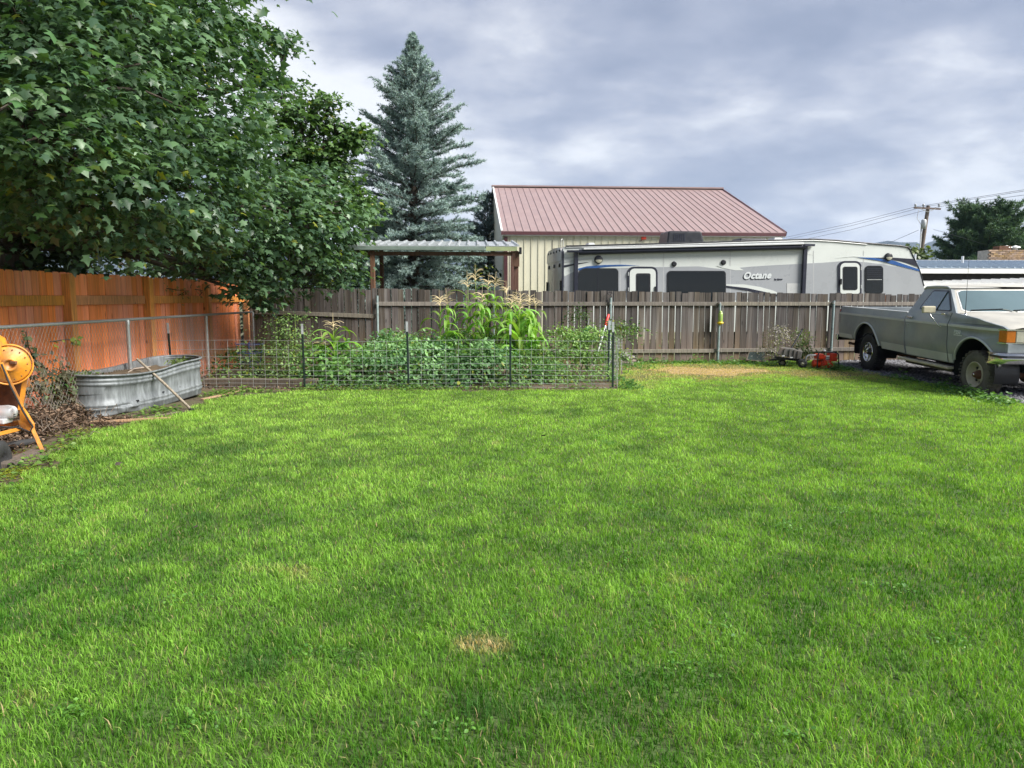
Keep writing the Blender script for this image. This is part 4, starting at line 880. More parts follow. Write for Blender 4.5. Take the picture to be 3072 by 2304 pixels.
TUFT = [(-.10, 0, 0), (.10, 0, 0), (0, 1, 0), (0, .1, -.10), (0, .1, .10), (.55, .75, .25), (-.55, .75, .2), (.1, .2, 0), (-.1, .2, 0), (0, .6, .6)]
TUFT_F = [(0, 1, 2), (3, 4, 5), (3, 4, 6), (7, 8, 9)]
def conifer(name, lab, base, top, prof, nb, seed, c0, c1, tuft, rise, droop=0., tw=.42, per=9, group=None, twn=11):
    r = np.random.default_rng(seed); base = Vector(base); H = top.z - base.z
    th = thing(name, lab, 'tree', base); b = MB()
    b.tube([base, base.lerp(top, .35), base.lerp(top, .7), top], [.02 * H, .015 * H, .008 * H, .006], 9).build('trunk', MAT['bark'], th)
    P, T_, N_, C_ = [], [], [], []; bb = MB()
    for k in range(nb):
        f = (k + r.random()) / nb; f = f ** .86; z = base.z + H * (.04 + .95 * f); rad = np.interp(f, *zip(*prof)) * r.uniform(.72, 1.12)
        a = k * 2.39996 + r.normal(0, .2); el = R(np.interp(f, (0, .35, .7, 1), rise)) + r.normal(0, .08)
        o = np.array(base.lerp(top, (z - base.z) / H)); o[2] = z; hd = np.array([math.cos(a), math.sin(a), 0]); sd = np.array([-hd[1], hd[0], 0])
        m = 7; S = np.linspace(0, 1, m); L = rad / max(.5, math.cos(el)); line = o + hd * (S * rad)[:, None] + np.array([0, 0, 1]) * (S * L * math.sin(el) - droop * (1 - f) * rad * S ** 2)[:, None]
        line += np.cumsum(r.normal(0, .02 * rad, (m, 3)), 0); bb.tube([tuple(q) for q in line], [.012 + .014 * rad * (1 - s) for s in S], 4, cap=False)
        nt_ = max(4, int(twn * rad / tw * .42))
        for q in range(nt_):
            s = .16 + .84 * (q + r.random()) / nt_; pt_ = np.array([np.interp(s, S, line[:, i]) for i in range(3)])
            side = 1 if q % 2 else -1; ln = tw * (1.15 - .75 * s) * r.uniform(.7, 1.3) * min(1, rad)
            td = unit(hd * r.uniform(.5, 1.0) + sd * side * r.uniform(.4, 1.1) * (1 - .6 * (s > .93)) + np.array([0, 0, r.normal(.12 + .35 * f - .25 * droop * (1 - f), .22)]))
            bb.tube([tuple(pt_), tuple(pt_ + td * ln)], [.008, .003], 3, cap=False)
            j = np.linspace(.0, 1, per); pp = pt_ + td * (j * ln)[:, None] + r.normal(0, .012, (per, 3))
            e = np.cross(td, r.normal(0, 1, (per, 3))); e = unit(e); tip = unit(td * .55 + e * .8 + np.array([0, 0, .25]))
            t = np.clip(r.normal(.45, .28) + r.normal(0, .15, per), 0, 1)[:, None]
            P.append(pp); T_.append(tip); N_.append(r.normal(0, 1, (per, 3))); C_.append(np.array(c0) * (1 - t) + np.array(c1) * t)
    bb.build('limbs', MAT['bark'], th)
    P, T_, N_, C_ = map(np.concatenate, (P, T_, N_, C_)); print(name, len(P))
    scatter('foliage', TUFT, TUFT_F, P, T_, N_, tuft * r.uniform(.7, 1.3, len(P)), C_, MAT['needle'], th)['kind'] = 'stuff'
    return th
CYY = 23.5; ct = A(1237, 95, CYY); cb = A(1242, 900, CYY); cb.z = 0
conifer('cedar_tree', 'tall pointed blue cedar rising behind the lean-to shelter', cb, ct, [(0, 2.25), (.25, 2.4), (.45, 2.1), (.6, 1.62), (.74, 1.04), (.86, .52), (.94, .22), (1, .03)], 310, 51, (.12, .19, .19), (.42, .54, .525), .094, (-8, 12, 34, 52), .22, .46, 13, twn=19)
ct2 = A(1462, 588, 33); cb2 = Vector((ct2.x, 33, 0))
conifer('cedar_tree', 'shorter blue cedar between the tall cedar and the barn gable', cb2, ct2, [(0, 1.9), (.4, 1.6), (.8, .7), (1, .15)], 130, 52, (.06, .105, .11), (.22, .30, .30), .12, (-5, 10, 30, 55), .15, .5, 9, twn=16)
ct3 = A(1150, 640, 29); cb3 = Vector((ct3.x, 29, 0))
conifer('cedar_tree', 'low blue green conifer half hidden behind the shelter roof', cb3, ct3, [(0, 2.0), (.4, 1.8), (.8, .8), (1, .2)], 130, 53, (.05, .085, .08), (.17, .24, .22), .12, (-5, 10, 30, 50), .15, .5, 9, twn=16)
pt3 = A(2955, 668, 62); pb3 = Vector((pt3.x + .6, 62, 0))
conifer('pine_tree', 'broad dark green pine behind the blue roofed house', pb3, pt3, [(0, 3.7), (.3, 3.7), (.5, 3.3), (.7, 2.6), (.86, 1.7), (1, .5)], 330, 54, (.040, .090, .050), (.125, .21, .10), .30, (10, 25, 45, 65), .0, .9, 8, twn=22)
for lab, x, y, Y, rad in (('small pale green treetop beside the utility pole base', 2738, 772, 44, .8), ('faint dark treetop at the right edge beyond the pine', 3065, 740, 75, 2.2)):
    c = A(x, y, Y); st = thing('round_tree', lab, 'tree', (c.x, c.y, 0)); MB().tube([(c.x, c.y, 0), (c.x, c.y, c.z)], [.15, .06], 8).build('trunk', MAT['bark'], st)
    p, ti, nr, sz, co = leafy([(tuple(c), rad), ((c.x + .4, c.y, c.z - rad), rad * 1.1)], 300, .28, 60, (.05, .08, .025), (.14, .18, .05)); scatter('crown', OVAL, OVAL_F, p, ti, nr, sz, co, MAT['leaf'], st)['kind'] = 'stuff'
hz = L3([(1000, 850, 26, 1.2), (1100, 840, 26.5, 1.0), (1200, 850, 26.5, 1.0), (1300, 840, 26.5, 1.0), (1400, 850, 26.5, 1.0), (900, 840, 26, 1.2), (780, 840, 26, 1.2)])
st = thing('hedge', 'dark hedge low behind the blue cedar seen under the shelter', 'hedge', (hz[0][0][0], 26, 0)); MB().tube([(hz[0][0][0], 26.2, .3), (hz[4][0][0], 26.6, .3)], .05, 6).build('stems', MAT['bark'], st)
p, ti, nr, sz, co = leafy(hz + [((c[0], c[1], .5), r_) for c, r_ in hz], 260, .16, 61, (.015, .03, .015), (.04, .065, .03)); scatter('foliage', OVAL, OVAL_F, p, ti, nr, sz, co, MAT['leaf'], st)['kind'] = 'stuff'

# ---------------------------------------------------------------- vegetable garden
GY = 12.26
HZ = [.815, .662, .537, .414, .316, .232, .156, .090, .028]
def panel(label, p0, p1):
    p0, p1 = Vector(p0), Vector(p1); L = (p1 - p0).length; d = (p1 - p0) / L
    th = thing('garden_fence', label, 'wire fence', p0, 'welded wire panels round the garden'); b = MB(); rr = random.Random(int(L * 100)); bow = lambda s: Vector((0, 0, 0)) + d.cross(Vector((0, 0, 1))) * .02 * math.sin(s * 3.1)
    for z in HZ: b.tube([p0 + d * s + bow(s) + Vector((0, 0, z + .012 * math.sin(s * 1.3))) for s in np.linspace(0, L, 7)], .0025, 4, cap=False)
    b.build('horizontal_wires', MAT['wire'], th)
    b = MB(); n = int(L / .206)
    for k in range(n + 1):
        q = p0 + d * (k * .206) + bow(k * .206) - d.cross(Vector((0, 0, 1))) * .006; z = .012 * math.sin(k * .206 * 1.3); b.tube([q + Vector((0, 0, .005)), q + Vector((rr.gauss(0, .004), 0, .818 + z))], .0023, 4, cap=False)
    b.build('vertical_wires', MAT['wire'], th)
panel('long welded wire garden panel on the left, starting behind the tank', (-6.02, GY, 0), (-1.95, GY, 0))
panel('welded wire garden panel along the front of the potato plants', (-1.94, GY + .02, 0), (1.76, GY + .06, 0))
panel('welded wire panel running back from the right front garden corner', (1.80, GY + .1, 0), (2.08, 15.5, 0))
def tpost(label, x, y, h, lean=(0, 0), tip=.17):
    th = thing('garden_post', label, 'fence post', (x, y, 0), 'steel posts holding the garden wire')
    def seg(z0, z1, m, nm):
        b = MB(); k = lambda z: Vector((x + lean[0] * z, y + lean[1] * z, z))
        b.bar(k(z0), k(z1), .036, .006, up=(0, 1, 0)); b.bar(k(z0) + Vector((0, .018, 0)), k(z1) + Vector((0, .018, 0)), .006, .034, up=(0, 1, 0))
        if m == 'tpost':
            for i in range(int((z1 - z0) / .055)): b.box(k(z0 + .03 + i * .055) + Vector((0, -.006, 0)), (.012, .008, .02))
        b.build(nm, MAT[m], th)
    seg(-.02, h - tip, 'tpost', 'shaft'); seg(h - tip, h, 'insul', 'tip')
for lab, px, Y, h, ln in (('green steel garden post with white tip left of the short corn plant', 912, GY - .05, 1.10, (-.01, 0)), ('green steel garden post with white tip in front of the dark bushes', 1225, GY - .05, 1.14, (-.012, 0)), ('green steel garden post in front of the main corn clump', 1531, GY - .04, 1.09, (0, 0)),
                         ('dark steel post at the right front corner of the garden', 1839, GY + .05, 1.13, (-.008, 0)), ('dark steel post just behind the garden corner post', 1825, 13.3, 1.12, (.004, 0)), ('black steel post with white tip standing beyond the metal tank', 516, 11.85, 1.13, (-.03, 0))):
    tpost(lab, A(px, 1100, Y).x, Y, h, ln)
def timber(lab, a, b_, w, h, m='oldwood', name='timber'):
    a, b_ = Vector(a), Vector(b_); o = MB().bar(a, b_, w, h).build(name, MAT[m], None, bevel=.006, seg=1); return tag(o, lab, 'timber')
timber('dark railway sleeper edging the garden behind the left wire panel', (-5.3, 12.55, .075), (-3.35, 12.5, .075), .16, .15)
timber('weathered sleeper further back in the left garden bed', (-5.45, 13.5, .11), (-3.5, 13.35, .10), .16, .2)
# corn
def strip_leaf(seed, L, w):
    r_ = random.Random(seed); n = 8; V = []; x = z = 0; a = R(r_.uniform(58, 76)); bend = R(r_.uniform(13, 22)); tw = r_.uniform(-.5, .5)
    for i in range(n + 1):
        f = i / n; ww = w * (.55 + .45 * min(1, f * 5)) * (1 - f ** 3) + .002; t = tw * f * 2; c, s_ = math.cos(t), math.sin(t)
        V += [(x, -ww / 2 * c, z + .012 - ww / 2 * s_), (x, 0, z), (x, ww / 2 * c, z + .012 + ww / 2 * s_)]
        x += math.cos(a) * L / n; z += math.sin(a) * L / n; a -= bend * (1 + .3 * f)
    Fs = [q for i in range(n) for q in ((i * 3, i * 3 + 3, i * 3 + 4, i * 3 + 1), (i * 3 + 1, i * 3 + 4, i * 3 + 5, i * 3 + 2))]
    me = bpy.data.meshes.new('leaf'); me.from_pydata(V, [], Fs); me.polygons.foreach_set('use_smooth', [True] * len(Fs)); me.materials.append(MAT['cornleaf']); return me
CLEAF = [strip_leaf(k, .66 + .07 * (k % 3), .082 + .010 * (k % 2)) for k in range(6)]
def tassel_mesh(seed):
    r_ = random.Random(seed); b = MB(); b.tube([(0, 0, 0), (.005, 0, .18), (.0, 0, .36)], [.006, .005, .003], 4)
    for k in range(13):
        a = r_.uniform(0, 6.283); z0 = r_.uniform(.0, .16); l = r_.uniform(.16, .26); P = []; el = R(r_.uniform(35, 65)); x = 0; z = z0
        for i in range(5): P.append((x * math.cos(a), x * math.sin(a), z)); x += math.cos(el) * l / 4; z += math.sin(el) * l / 4; el -= R(22)
        b.tube(P, [.0055, .006, .006, .005, .003], 3, cap=False)
    me = b.mesh('tassel'); me.materials.append(MAT['tassel']); return me
TAS = [tassel_mesh(k) for k in range(4)]
def corn(lab, px, ytop, Y, nl, z0f=.22, group='corn stalks in the garden', ls=1.0, seed=0):
    r_ = random.Random(px * 7 + seed); tp = A(px, ytop, Y); hs = tp.z - .34; x, y = tp.x, Y
    th = thing('corn_plant', lab, 'corn', (x, y, 0), group); lean = Vector((r_.uniform(-.03, .03), r_.uniform(-.03, .03), 0))
    MB().tube([(x, y, 0), Vector((x, y, hs * .5)) + lean * .4, Vector((x, y, hs)) + lean], [.014, .011, .006], 7).build('stalk', MAT['cornstalk'], th)
    o = link('tassel', TAS[r_.randrange(4)], None, th); o.location = Vector((x, y, hs - .02)) + lean; o.rotation_euler = (r_.uniform(-.12, .12), r_.uniform(-.12, .12), r_.uniform(0, 6)); o.scale = (.9,) * 3
    a = r_.uniform(0, 6)
    nl = int(nl * 1.45)
    for k in range(nl):
        f = z0f + (.86 - z0f) * k / max(1, nl - 1); o = link('leaf', CLEAF[r_.randrange(6)], None, th); o.location = Vector((x, y, hs * f)) + lean * f
        o.rotation_euler = (0, r_.uniform(-.15, .15), a + math.pi * k + r_.uniform(-.6, .6)); s_ = ls * (1.0 - .45 * max(0, f - .55) / .45) * r_.uniform(.85, 1.1); o.scale = (s_, s_ * 1.05, s_)
corn('short bright corn plant alone between two posts left of the potato bushes', 1000, 932, 13.2, 9, .30, ls=1.15)
corn('low corn plant tucked close on the left of the lone short corn', 972, 985, 13.5, 7, .25, ls=1.1)
corn('corn plant with a single thin tassel at the left edge of the clump', 1318, 862, 14.0, 8)
corn('corn plant with spreading tassel left of the tallest stalk', 1343, 858, 14.2, 8)
corn('tallest corn plant with its tassel high above the fence', 1426, 786, 14.3, 10)
corn('tall corn plant just left of the tallest stalk', 1404, 806, 14.1, 9)
corn('corn plant with one bare spike right of the tallest stalk', 1460, 812, 14.4, 8)
corn('corn plant with tall thin spike in front of the cream wall corner', 1486, 808, 14.2, 9)
corn('corn plant in front of the maroon barn corner trim', 1518, 836, 14.5, 8)
for lab, px, yt, Y in (('corn plant with pale drooping tassel directly below the maroon barn trim', 1530, 868, 14.0), ('corn plant behind the third white tipped garden post with pale tassel', 1546, 862, 14.3), ('corn plant with the highest pale tassel of the crowded right group', 1566, 856, 14.1), ('second corn plant from the right end of the clump', 1588, 862, 14.4),
                       ('lower front corn plant with pale tassel amid the crowded right group', 1556, 875, 13.8), ('rightmost corn plant of the clump with long arching leaves', 1606, 872, 14.2), ('shorter corn plant in front of the tallest stalk', 1444, 850, 13.9)):
    corn(lab, px, yt, Y, 10, ls=1.1)
# bushy plants
def bush(name, lab, cat, lobes, dens, size, c0, c1, seed, yel=.03):
    lb = L3(lobes); c = Vector(lb[0][0]); th = thing(name, lab, cat, (c.x, c.y, 0)); b = MB()
    for q, r_ in lb: q = Vector(q); b.tube([(q.x * .7 + c.x * .3, q.y, 0), (q.x, q.y, q.z * .6), q + Vector((0, 0, r_ * .5))], [.012, .008, .004], 5)
    kind(b.build('stems', MAT['cornstalk'], th), 'stuff')
    p, ti, nr, sz, co = leafy(lb, dens, size, seed, c0, c1, yel, .3); k = p[:, 2] > .01
    scatter('foliage', OVAL, OVAL_F, p[k], ti[k], nr[k], sz[k], co[k], MAT['herb'], th, wid=sz[k] * .85)['kind'] = 'stuff'
PC0, PC1 = (.075, .175, .068), (.28, .47, .20)
bush('potato_plant', 'leafy dark green potato bush right of the short corn', 'garden plant', [(1110, 1095, 13.0, .34), (1170, 1070, 13.1, .38), (1090, 1140, 12.7, .2), (1150, 1140, 12.7, .25)], 6300, .075, PC0, PC1, 70)
bush('potato_plant', 'tall leafy potato bush behind the second white tipped post', 'garden plant', [(1235, 1060, 13.3, .42), (1290, 1080, 13.0, .38), (1240, 1120, 12.8, .28), (1190, 1050, 13.5, .3)], 6300, .075, PC0, PC1, 71)
bush('potato_plant', 'broad dark potato bush in front of the corn clump', 'garden plant', [(1370, 1065, 13.2, .42), (1440, 1080, 13.0, .40), (1410, 1120, 12.8, .30), (1500, 1070, 13.5, .32), (1330, 1050, 13.6, .3)], 6300, .082, (.058, .14, .055), (.215, .38, .15), 72)
bush('bean_plant', 'pale leafed low bean plant against the wire right of the potatoes', 'garden plant', [(1620, 1060, 13.6, .26), (1640, 1110, 13.2, .24), (1535, 1120, 12.8, .30), (1500, 1150, 12.6, .16), (1565, 1085, 13.3, .24), (1600, 1110, 13.2, .2)], 6300, .065, (.065, .15, .045), (.23, .38, .12), 73)
bush('tomato_plant', 'yellowish tomato bush filling the right garden corner', 'garden plant', [(1670, 1010, 14.2, .34), (1740, 1000, 14.3, .3), (1790, 1010, 14.1, .26), (1690, 1040, 14.0, .40), (1760, 1030, 14.1, .36), (1730, 1090, 13.6, .36), (1800, 1070, 13.7, .26), (1660, 1090, 13.6, .26), (1790, 1120, 13.2, .2), (1640, 1130, 13.2, .16), (1700, 1130, 13.0, .2)], 5460, .055, (.085, .18, .05), (.29, .45, .14), 74, .04)
bush('tomato_plant', 'straggly tall tomato plant left of the first white tipped post', 'garden plant', [(800, 1120, 13.0, .28), (860, 1090, 13.0, .34), (880, 1040, 13.3, .3), (870, 1000, 13.4, .30), (830, 970, 13.5, .16), (885, 960, 13.4, .2), (860, 1060, 13.2, .30), (890, 1110, 12.9, .26), (820, 1040, 13.4, .2), (850, 1130, 12.8, .2)], 4200, .048, (.075, .15, .045), (.25, .36, .12), 75, .05)
bush('squash_plant', 'low leafy plant by the blue wire cage in the garden corner', 'garden plant', [(660, 1120, 13.4, .2), (690, 1150, 12.8, .12), (760, 1130, 13.0, .22), (740, 1065, 13.8, .28), (700, 1085, 14.0, .22), (780, 1095, 13.6, .2), (720, 1130, 12.9, .14)], 2400, .07, (.05, .11, .035), (.19, .28, .08), 76, .08)
bush('creeping_plant', 'pale creeping plant at the foot of the wire under the potatoes', 'garden plant', [(1000, 1150, 12.4, .12), (1060, 1152, 12.4, .13), (1130, 1155, 12.35, .12), (1220, 1158, 12.35, .12), (1300, 1155, 12.35, .14), (960, 1155, 12.4, .1)], 10920, .055, (.05, .12, .035), (.15, .27, .09), 77)
bush('squash_plant', 'broad leafed plant crowding behind the wire between short corn and tall weeds', 'garden plant', [(960, 1080, 13.2, .3), (1030, 1090, 13.1, .3), (930, 1120, 12.9, .22), (1050, 1060, 13.5, .26), (990, 1110, 12.8, .24)], 5500, .085, (.06, .15, .04), (.22, .40, .11), 80)
bush('bean_plant', 'tangle of green bean vines behind the potatoes below the corn', 'garden plant', [(1120, 1045, 14.2, .34), (1200, 1020, 14.4, .36), (1300, 1015, 14.5, .36), (1380, 1030, 14.6, .36), (1470, 1035, 14.5, .36), (1560, 1040, 14.4, .32)], 5000, .07, PC0, PC1, 81)
bush('tall_weed', 'thin weed growing up the fence behind the right tomato bush', 'weed', [(1735, 960, 16.2, .16), (1740, 930, 16.3, .12), (1730, 1000, 16.0, .16)], 2100, .05, (.03, .07, .02), (.09, .15, .04), 78)
bush('sprawling_plant', 'sparse leggy plant poking out beyond the right garden corner', 'garden plant', [(1862, 1000, 14.6, .14), (1900, 985, 14.8, .09), (1858, 1060, 14.4, .14), (1850, 970, 14.2, .1)], 1500, .06, (.05, .10, .03), (.16, .24, .08), 79)
c = A(748, 1030, 13.8); cg = thing('tomato_cage', 'blue wire tomato cage in the left corner of the garden', 'plant cage', (c.x, c.y, 0))
for z, rr in ((.66, .24), (.50, .22), (.32, .19)): MB().tube([(c.x + rr * math.cos(a), c.y + rr * math.sin(a), z) for a in np.linspace(0, 6.283, 22)], .006, 4, cap=False).build('hoop', MAT['wirebl'], cg)
for a in (.3, 1.9, 3.4, 5.0): MB().tube([(c.x + .25 * math.cos(a), c.y + .25 * math.sin(a), .7), (c.x + .12 * math.cos(a), c.y + .12 * math.sin(a), -.02)], .005, 4).build('leg', MAT['wirebl'], cg)
# long handled tool with a red grip, hose on a post, rubble
tl = thing('garden_tool', 'long handled steel tool with bright red grip leaning by the garden corner', 'garden tool', A(1785, 1085, 13.9))
a_, b_, d_ = A(1826, 943, 14.6), A(1816, 977, 14.5), A(1780, 1100, 13.9)
MB().tube([a_, a_.lerp(b_, .1), a_.lerp(b_, .9), b_], [.018, .030, .028, .022], 12).build('grip', MAT['redgrip'], tl)
MB().tube([b_, b_.lerp(d_, .25)], .02, 10).build('socket', MAT['pipe'], tl); MB().tube([b_.lerp(d_, .22), b_.lerp(d_, .5), d_], [.03, .025, .016], 10).build('shaft', MAT['pipe'], tl)
c = A(1762, 985, 15.2); hp = thing('hose_post', 'short steel post hung with a green hose coil beside the tomato bush', 'hose post', (c.x, c.y, 0))
MB().bar((c.x, c.y, 0), (c.x, c.y, c.z + .03), .05, .04).build('post', MAT['tpost'], hp); MB().tube([(c.x, c.y, c.z), A(1766, 955, 15.2)], .014, 8).build('stake', MAT['pipe'], hp)
for k in range(5):
    b = MB(); b.tube([Vector((c.x + .02 * k - .02, c.y - .02 - .012 * k, c.z + .02)) + Vector((.16 * math.sin(t) * (1 if math.sin(t) > 0 else .5), -.05, -.15 + .15 * math.cos(t))) for t in np.linspace(0, 6.283, 20)], .009, 6, cap=False); b.build('hose_loop', MAT['hose'], hp)
c = A(1842, 1040, 15.3); wr = thing('wire_roll', 'grey roll of old wire mesh standing at the right garden corner', 'wire roll', (c.x, c.y, 0)); b = MB()
for z in np.linspace(.05, .72, 12): b.tube([(c.x + .17 * math.cos(a), c.y + .17 * math.sin(a), z) for a in np.linspace(0, 6.283, 18)], .004, 3, cap=False)
for a in np.linspace(0, 6.283, 26): b.tube([(c.x + .17 * math.cos(a), c.y + .17 * math.sin(a), .02), (c.x + .17 * math.cos(a), c.y + .17 * math.sin(a), .75)], .004, 3, cap=False)
b.build('wire_mesh', MAT['wire'], wr)
def rock(lab, c, s, seed, cat='stone', name='stone'):
    bm = bmesh.new(); bmesh.ops.create_icosphere(bm, subdivisions=2, radius=1); r_ = np.random.default_rng(seed)
    for v in bm.verts: v.co = Vector((v.co.x * s[0], v.co.y * s[1], v.co.z * s[2])) * (1 + .22 * math.sin(v.co.x * 4 + seed) * math.cos(v.co.y * 5 + v.co.z * 3 + seed) + r_.normal(0, .05))
    me = bpy.data.meshes.new(name); bm.to_mesh(me); bm.free(); o = link(name, me, MAT['stone']); o.location = c; return tag(o, lab, cat, 'rubble beside the garden')
q = G(1868, 1098)
tag(MB().bar(q + Vector((-.2, .1, .05)), q + Vector((.24, .0, .045)), .2, .09).build('timber', MAT['palewood'], None, bevel=.008), 'pale timber block lying under the stones at the garden corner', 'timber')
tag(MB().bar(q + Vector((-.22, .02, .12)), q + Vector((.3, .1, .115)), .16, .035).build('board', MAT['palewood'], None, bevel=.004), 'short pale board lying on the timber block at the garden corner', 'board')
rock('larger rounded grey stone on the board at the garden corner', q + Vector((.12, .06, .19)), (.17, .12, .075), 3); rock('smaller light stone left of the rounded stone at the garden corner', q + Vector((-.10, .1, .18)), (.12, .1, .06), 5); rock('flat stone topping the pile by the wire roll', q + Vector((.0, .16, .26)), (.15, .1, .05), 8)

# ---------------------------------------------------------------- galvanised stock tank
TC = Vector((-5.36, 10.45, 0)); tdir = Vector((.20, 1.0, 0)).normalized(); tside = Vector((tdir.y, -tdir.x, 0))
tk = thing('stock_tank', 'dented oval galvanised stock tank used as a planter by the chain link fence', 'stock tank', TC)
HLn, HW, TH = 1.14, .39, .535
def oval(t):        # t 0..1 round the rim
    per = 4 * (HLn - HW) + 2 * math.pi * HW; s_ = t * per; st = 2 * (HLn - HW)
    if s_ < st: return (-(HLn - HW) + s_, HW)
    s_ -= st
    if s_ < math.pi * HW: a = s_ / HW; return ((HLn - HW) + HW * math.sin(a), HW * math.cos(a))
    s_ -= math.pi * HW
    if s_ < st: return ((HLn - HW) - s_, -HW)
    s_ -= st; a = s_ / HW; return (-(HLn - HW) - HW * math.sin(a), -HW * math.cos(a))
ringz = [(0, -.02), (.02, 0), (.07, .0), (.085, .016), (.105, .016), (.12, 0), (.135, .014), (.155, .014), (.17, 0), (.25, 0), (.33, 0), (.40, 0), (.415, .018), (.44, .018), (.455, 0), (.47, .016), (.49, .016), (.505, 0), (.525, 0), (.53, .022), (.545, .026), (.556, .018), (.556, .0), (.545, -.008), (.50, -.012), (.40, -.012), (.30, -.012)]
NT = 110; V = []; Fq = []
for zi, (z, off) in enumerate(ringz):
    for j in range(NT):
        a, s_ = oval(j / NT); k = (HW + off) / HW; L_ = math.hypot(a, s_)
        e = (a + math.copysign(off, a) if abs(a) > HLn - HW else a); sx = s_ * k
        fz = z / .55
        # dents: the near lower end crumpled, the long side bowed in
        dent = .055 * math.exp(-((a + .45) / .42) ** 2 - ((z - .30) / .17) ** 2) * (s_ > 0)
        crump = (.018 * math.sin(a * 23 + z * 30) + .022 * math.sin(a * 11 - z * 44)) * math.exp(-((a + .75) / .38) ** 2 - ((z - .09) / .08) ** 2)
        crump += .010 * math.sin(a * 31) * math.exp(-((a + .5) / .4) ** 2 - ((z - .43) / .05) ** 2)
        sx += (-dent + crump) * (1 if s_ > 0 else 0); wob = .012 * math.sin(a * 4.1 + 1) * fz
        zz = z * (1 - .05 * math.exp(-((a + .5) / .4) ** 2)) + (.075 * max(0, a) / HLn) + .008 * math.sin(a * 3 + s_ * 2) * fz - .02 * math.exp(-((a + .15) / .35) ** 2) * (s_ > 0) * fz + .018 * math.exp(-((a + .8) / .22) ** 2 - (z / .1) ** 2)
        p_ = TC + tdir * e + tside * (sx + wob); V.append((p_.x, p_.y, zz))
for i in range(len(ringz) - 1):
    for j in range(NT): j2 = (j + 1) % NT; Fq.append((i * NT + j, i * NT + j2, (i + 1) * NT + j2, (i + 1) * NT + j))
MB().add(V, Fq, True).build('shell', MAT['galv'], tk)
b = MB(); b.tube([(V[20 * NT + j][0], V[20 * NT + j][1], V[20 * NT + j][2] + .004) for j in range(NT)] + [V[20 * NT]], .013, 8, cap=False); b.build('rim', MAT['galv'], tk)
b = MB(); VV = [TC + tdir * oval(j / 48)[0] * .97 + tside * oval(j / 48)[1] * .94 + Vector((0, 0, .465 + .02 * math.sin(j * 1.7) + .02 * math.sin(j * 3.1))) for j in range(48)] + [TC + tdir * .1 + Vector((0, 0, .52))]
b.add(VV, [(j, (j + 1) % 48, 48) for j in range(48)], True); b.build('soil', MAT['soil'], tk)
for px, y in ((409, 1202), (485, 1176), (535, 1160)):
    q = G(px, y, .25); pl_ = ray(px, y); s_ = HW
    k = ((TC + tside * (HW - .03)) - Vector((0, 0, CAMH))).dot(tside) / pl_.dot(tside); q = Vector((0, 0, CAMH)) + pl_ * k; MB().lathe(q + tside * .035, -tside, [(0, .014), (.03, .012), (.031, 0)], 10).build('bolt_hole', MAT['black'], tk)
sd_ = [(-.3, 0, 9), (.35, -.1, 12)]
for ax, ay, n in sd_: pass
bush_p = TC + tdir * 1.0 + Vector((0, 0, .52)); bq = TC - tdir * .95 - tside * .1 + Vector((0, 0, .5))
for lab, q, n in (('small grassy weed inside the far end of the stock tank', bush_p, 160), ('small weed inside the near end of the stock tank', bq, 90)):
    r_ = np.random.default_rng(n); P_ = np.array(q) + r_.normal(0, 1, (n, 3)) * np.array([.09, .16, .025]); a = r_.uniform(0, 6.283, n); t = r_.random((n, 1))
    wt = thing('weed', lab, 'weed', q); MB().tube([q - Vector((0, 0, .05)), q + Vector((0, 0, .06))], .006, 5).build('stem', MAT['cornstalk'], wt)
    scatter('foliage', OVAL, OVAL_F, P_, np.stack([np.cos(a), np.sin(a), r_.uniform(.1, 1.2, n)], 1), r_.normal(0, 1, (n, 3)) + np.array([0, 0, .6]), r_.uniform(.05, .10, n), np.array([.06, .12, .03]) * (1 - t) + np.array([.19, .24, .08]) * t, MAT['herb'], wt, wid=r_.uniform(.02, .05, n))['kind'] = 'stuff'
q = TC - tdir * .1; tag(MB().tube([q + tdir * -.25 + Vector((0, 0, .50)) + tside * .1, q + Vector((0, 0, .53)), q + tdir * .2 + tside * .12 + Vector((0, 0, .55))], [.012, .014, .009], 6).build('stick', MAT['palewood'], None), 'pale broken stick lying on the soil in the stock tank', 'stick')
# hoe leaning on it
ho = thing('hoe', 'long handled hoe leaning against the side of the stock tank', 'hoe', G(573, 1232))
h0, h1 = G(570, 1229) + Vector((0, 0, .02)), A(411, 1077, 10.25)
MB().tube([h0, h0.lerp(h1, .5) + Vector((0, 0, .012)), h1], [.018, .019, .017], 10).build('handle', MAT['palewood'], ho)
MB().bar(h0 + Vector((.02, -.05, -.01)), h0 + Vector((.10, .05, -.005)), .09, .012).build('blade', MAT['black'], ho)
def plankthing(lab, a, b_, w, h, z0=None, m='palewood', name='plank'):
    a = Vector(a); b_ = Vector(b_); a.z += h / 2 + .006; b_.z += h / 2 + .006; return tag(MB().bar(a, b_, w, h).build(name, MAT[m], None, bevel=.004, seg=1), lab, 'plank')
MAT['tanwood'] = wood('tan_lath', (.34, .21, .12), (.12, .07, .04), obj=.1)
plankthing('long thin tan board lying along the dirt in front of the tank', G(272, 1272), G(512, 1259), .055, .03, m='tanwood')
plankthing('thin grey lath lying between the tank and the long tan board', G(405, 1263), G(535, 1240), .04, .02, m='oldwood')
plankthing('thin pale board lying on dirt right of the hoe', G(606, 1202), G(733, 1174), .06, .025, m='tanwood')
plankthing('short thick weathered plank on the dirt by the mixer tyre', G(8, 1410), G(118, 1362), .13, .05, m='oldwood')
plankthing('second weathered plank under the foot of the orange mixer', G(70, 1400), G(180, 1352), .09, .03, m='oldwood')
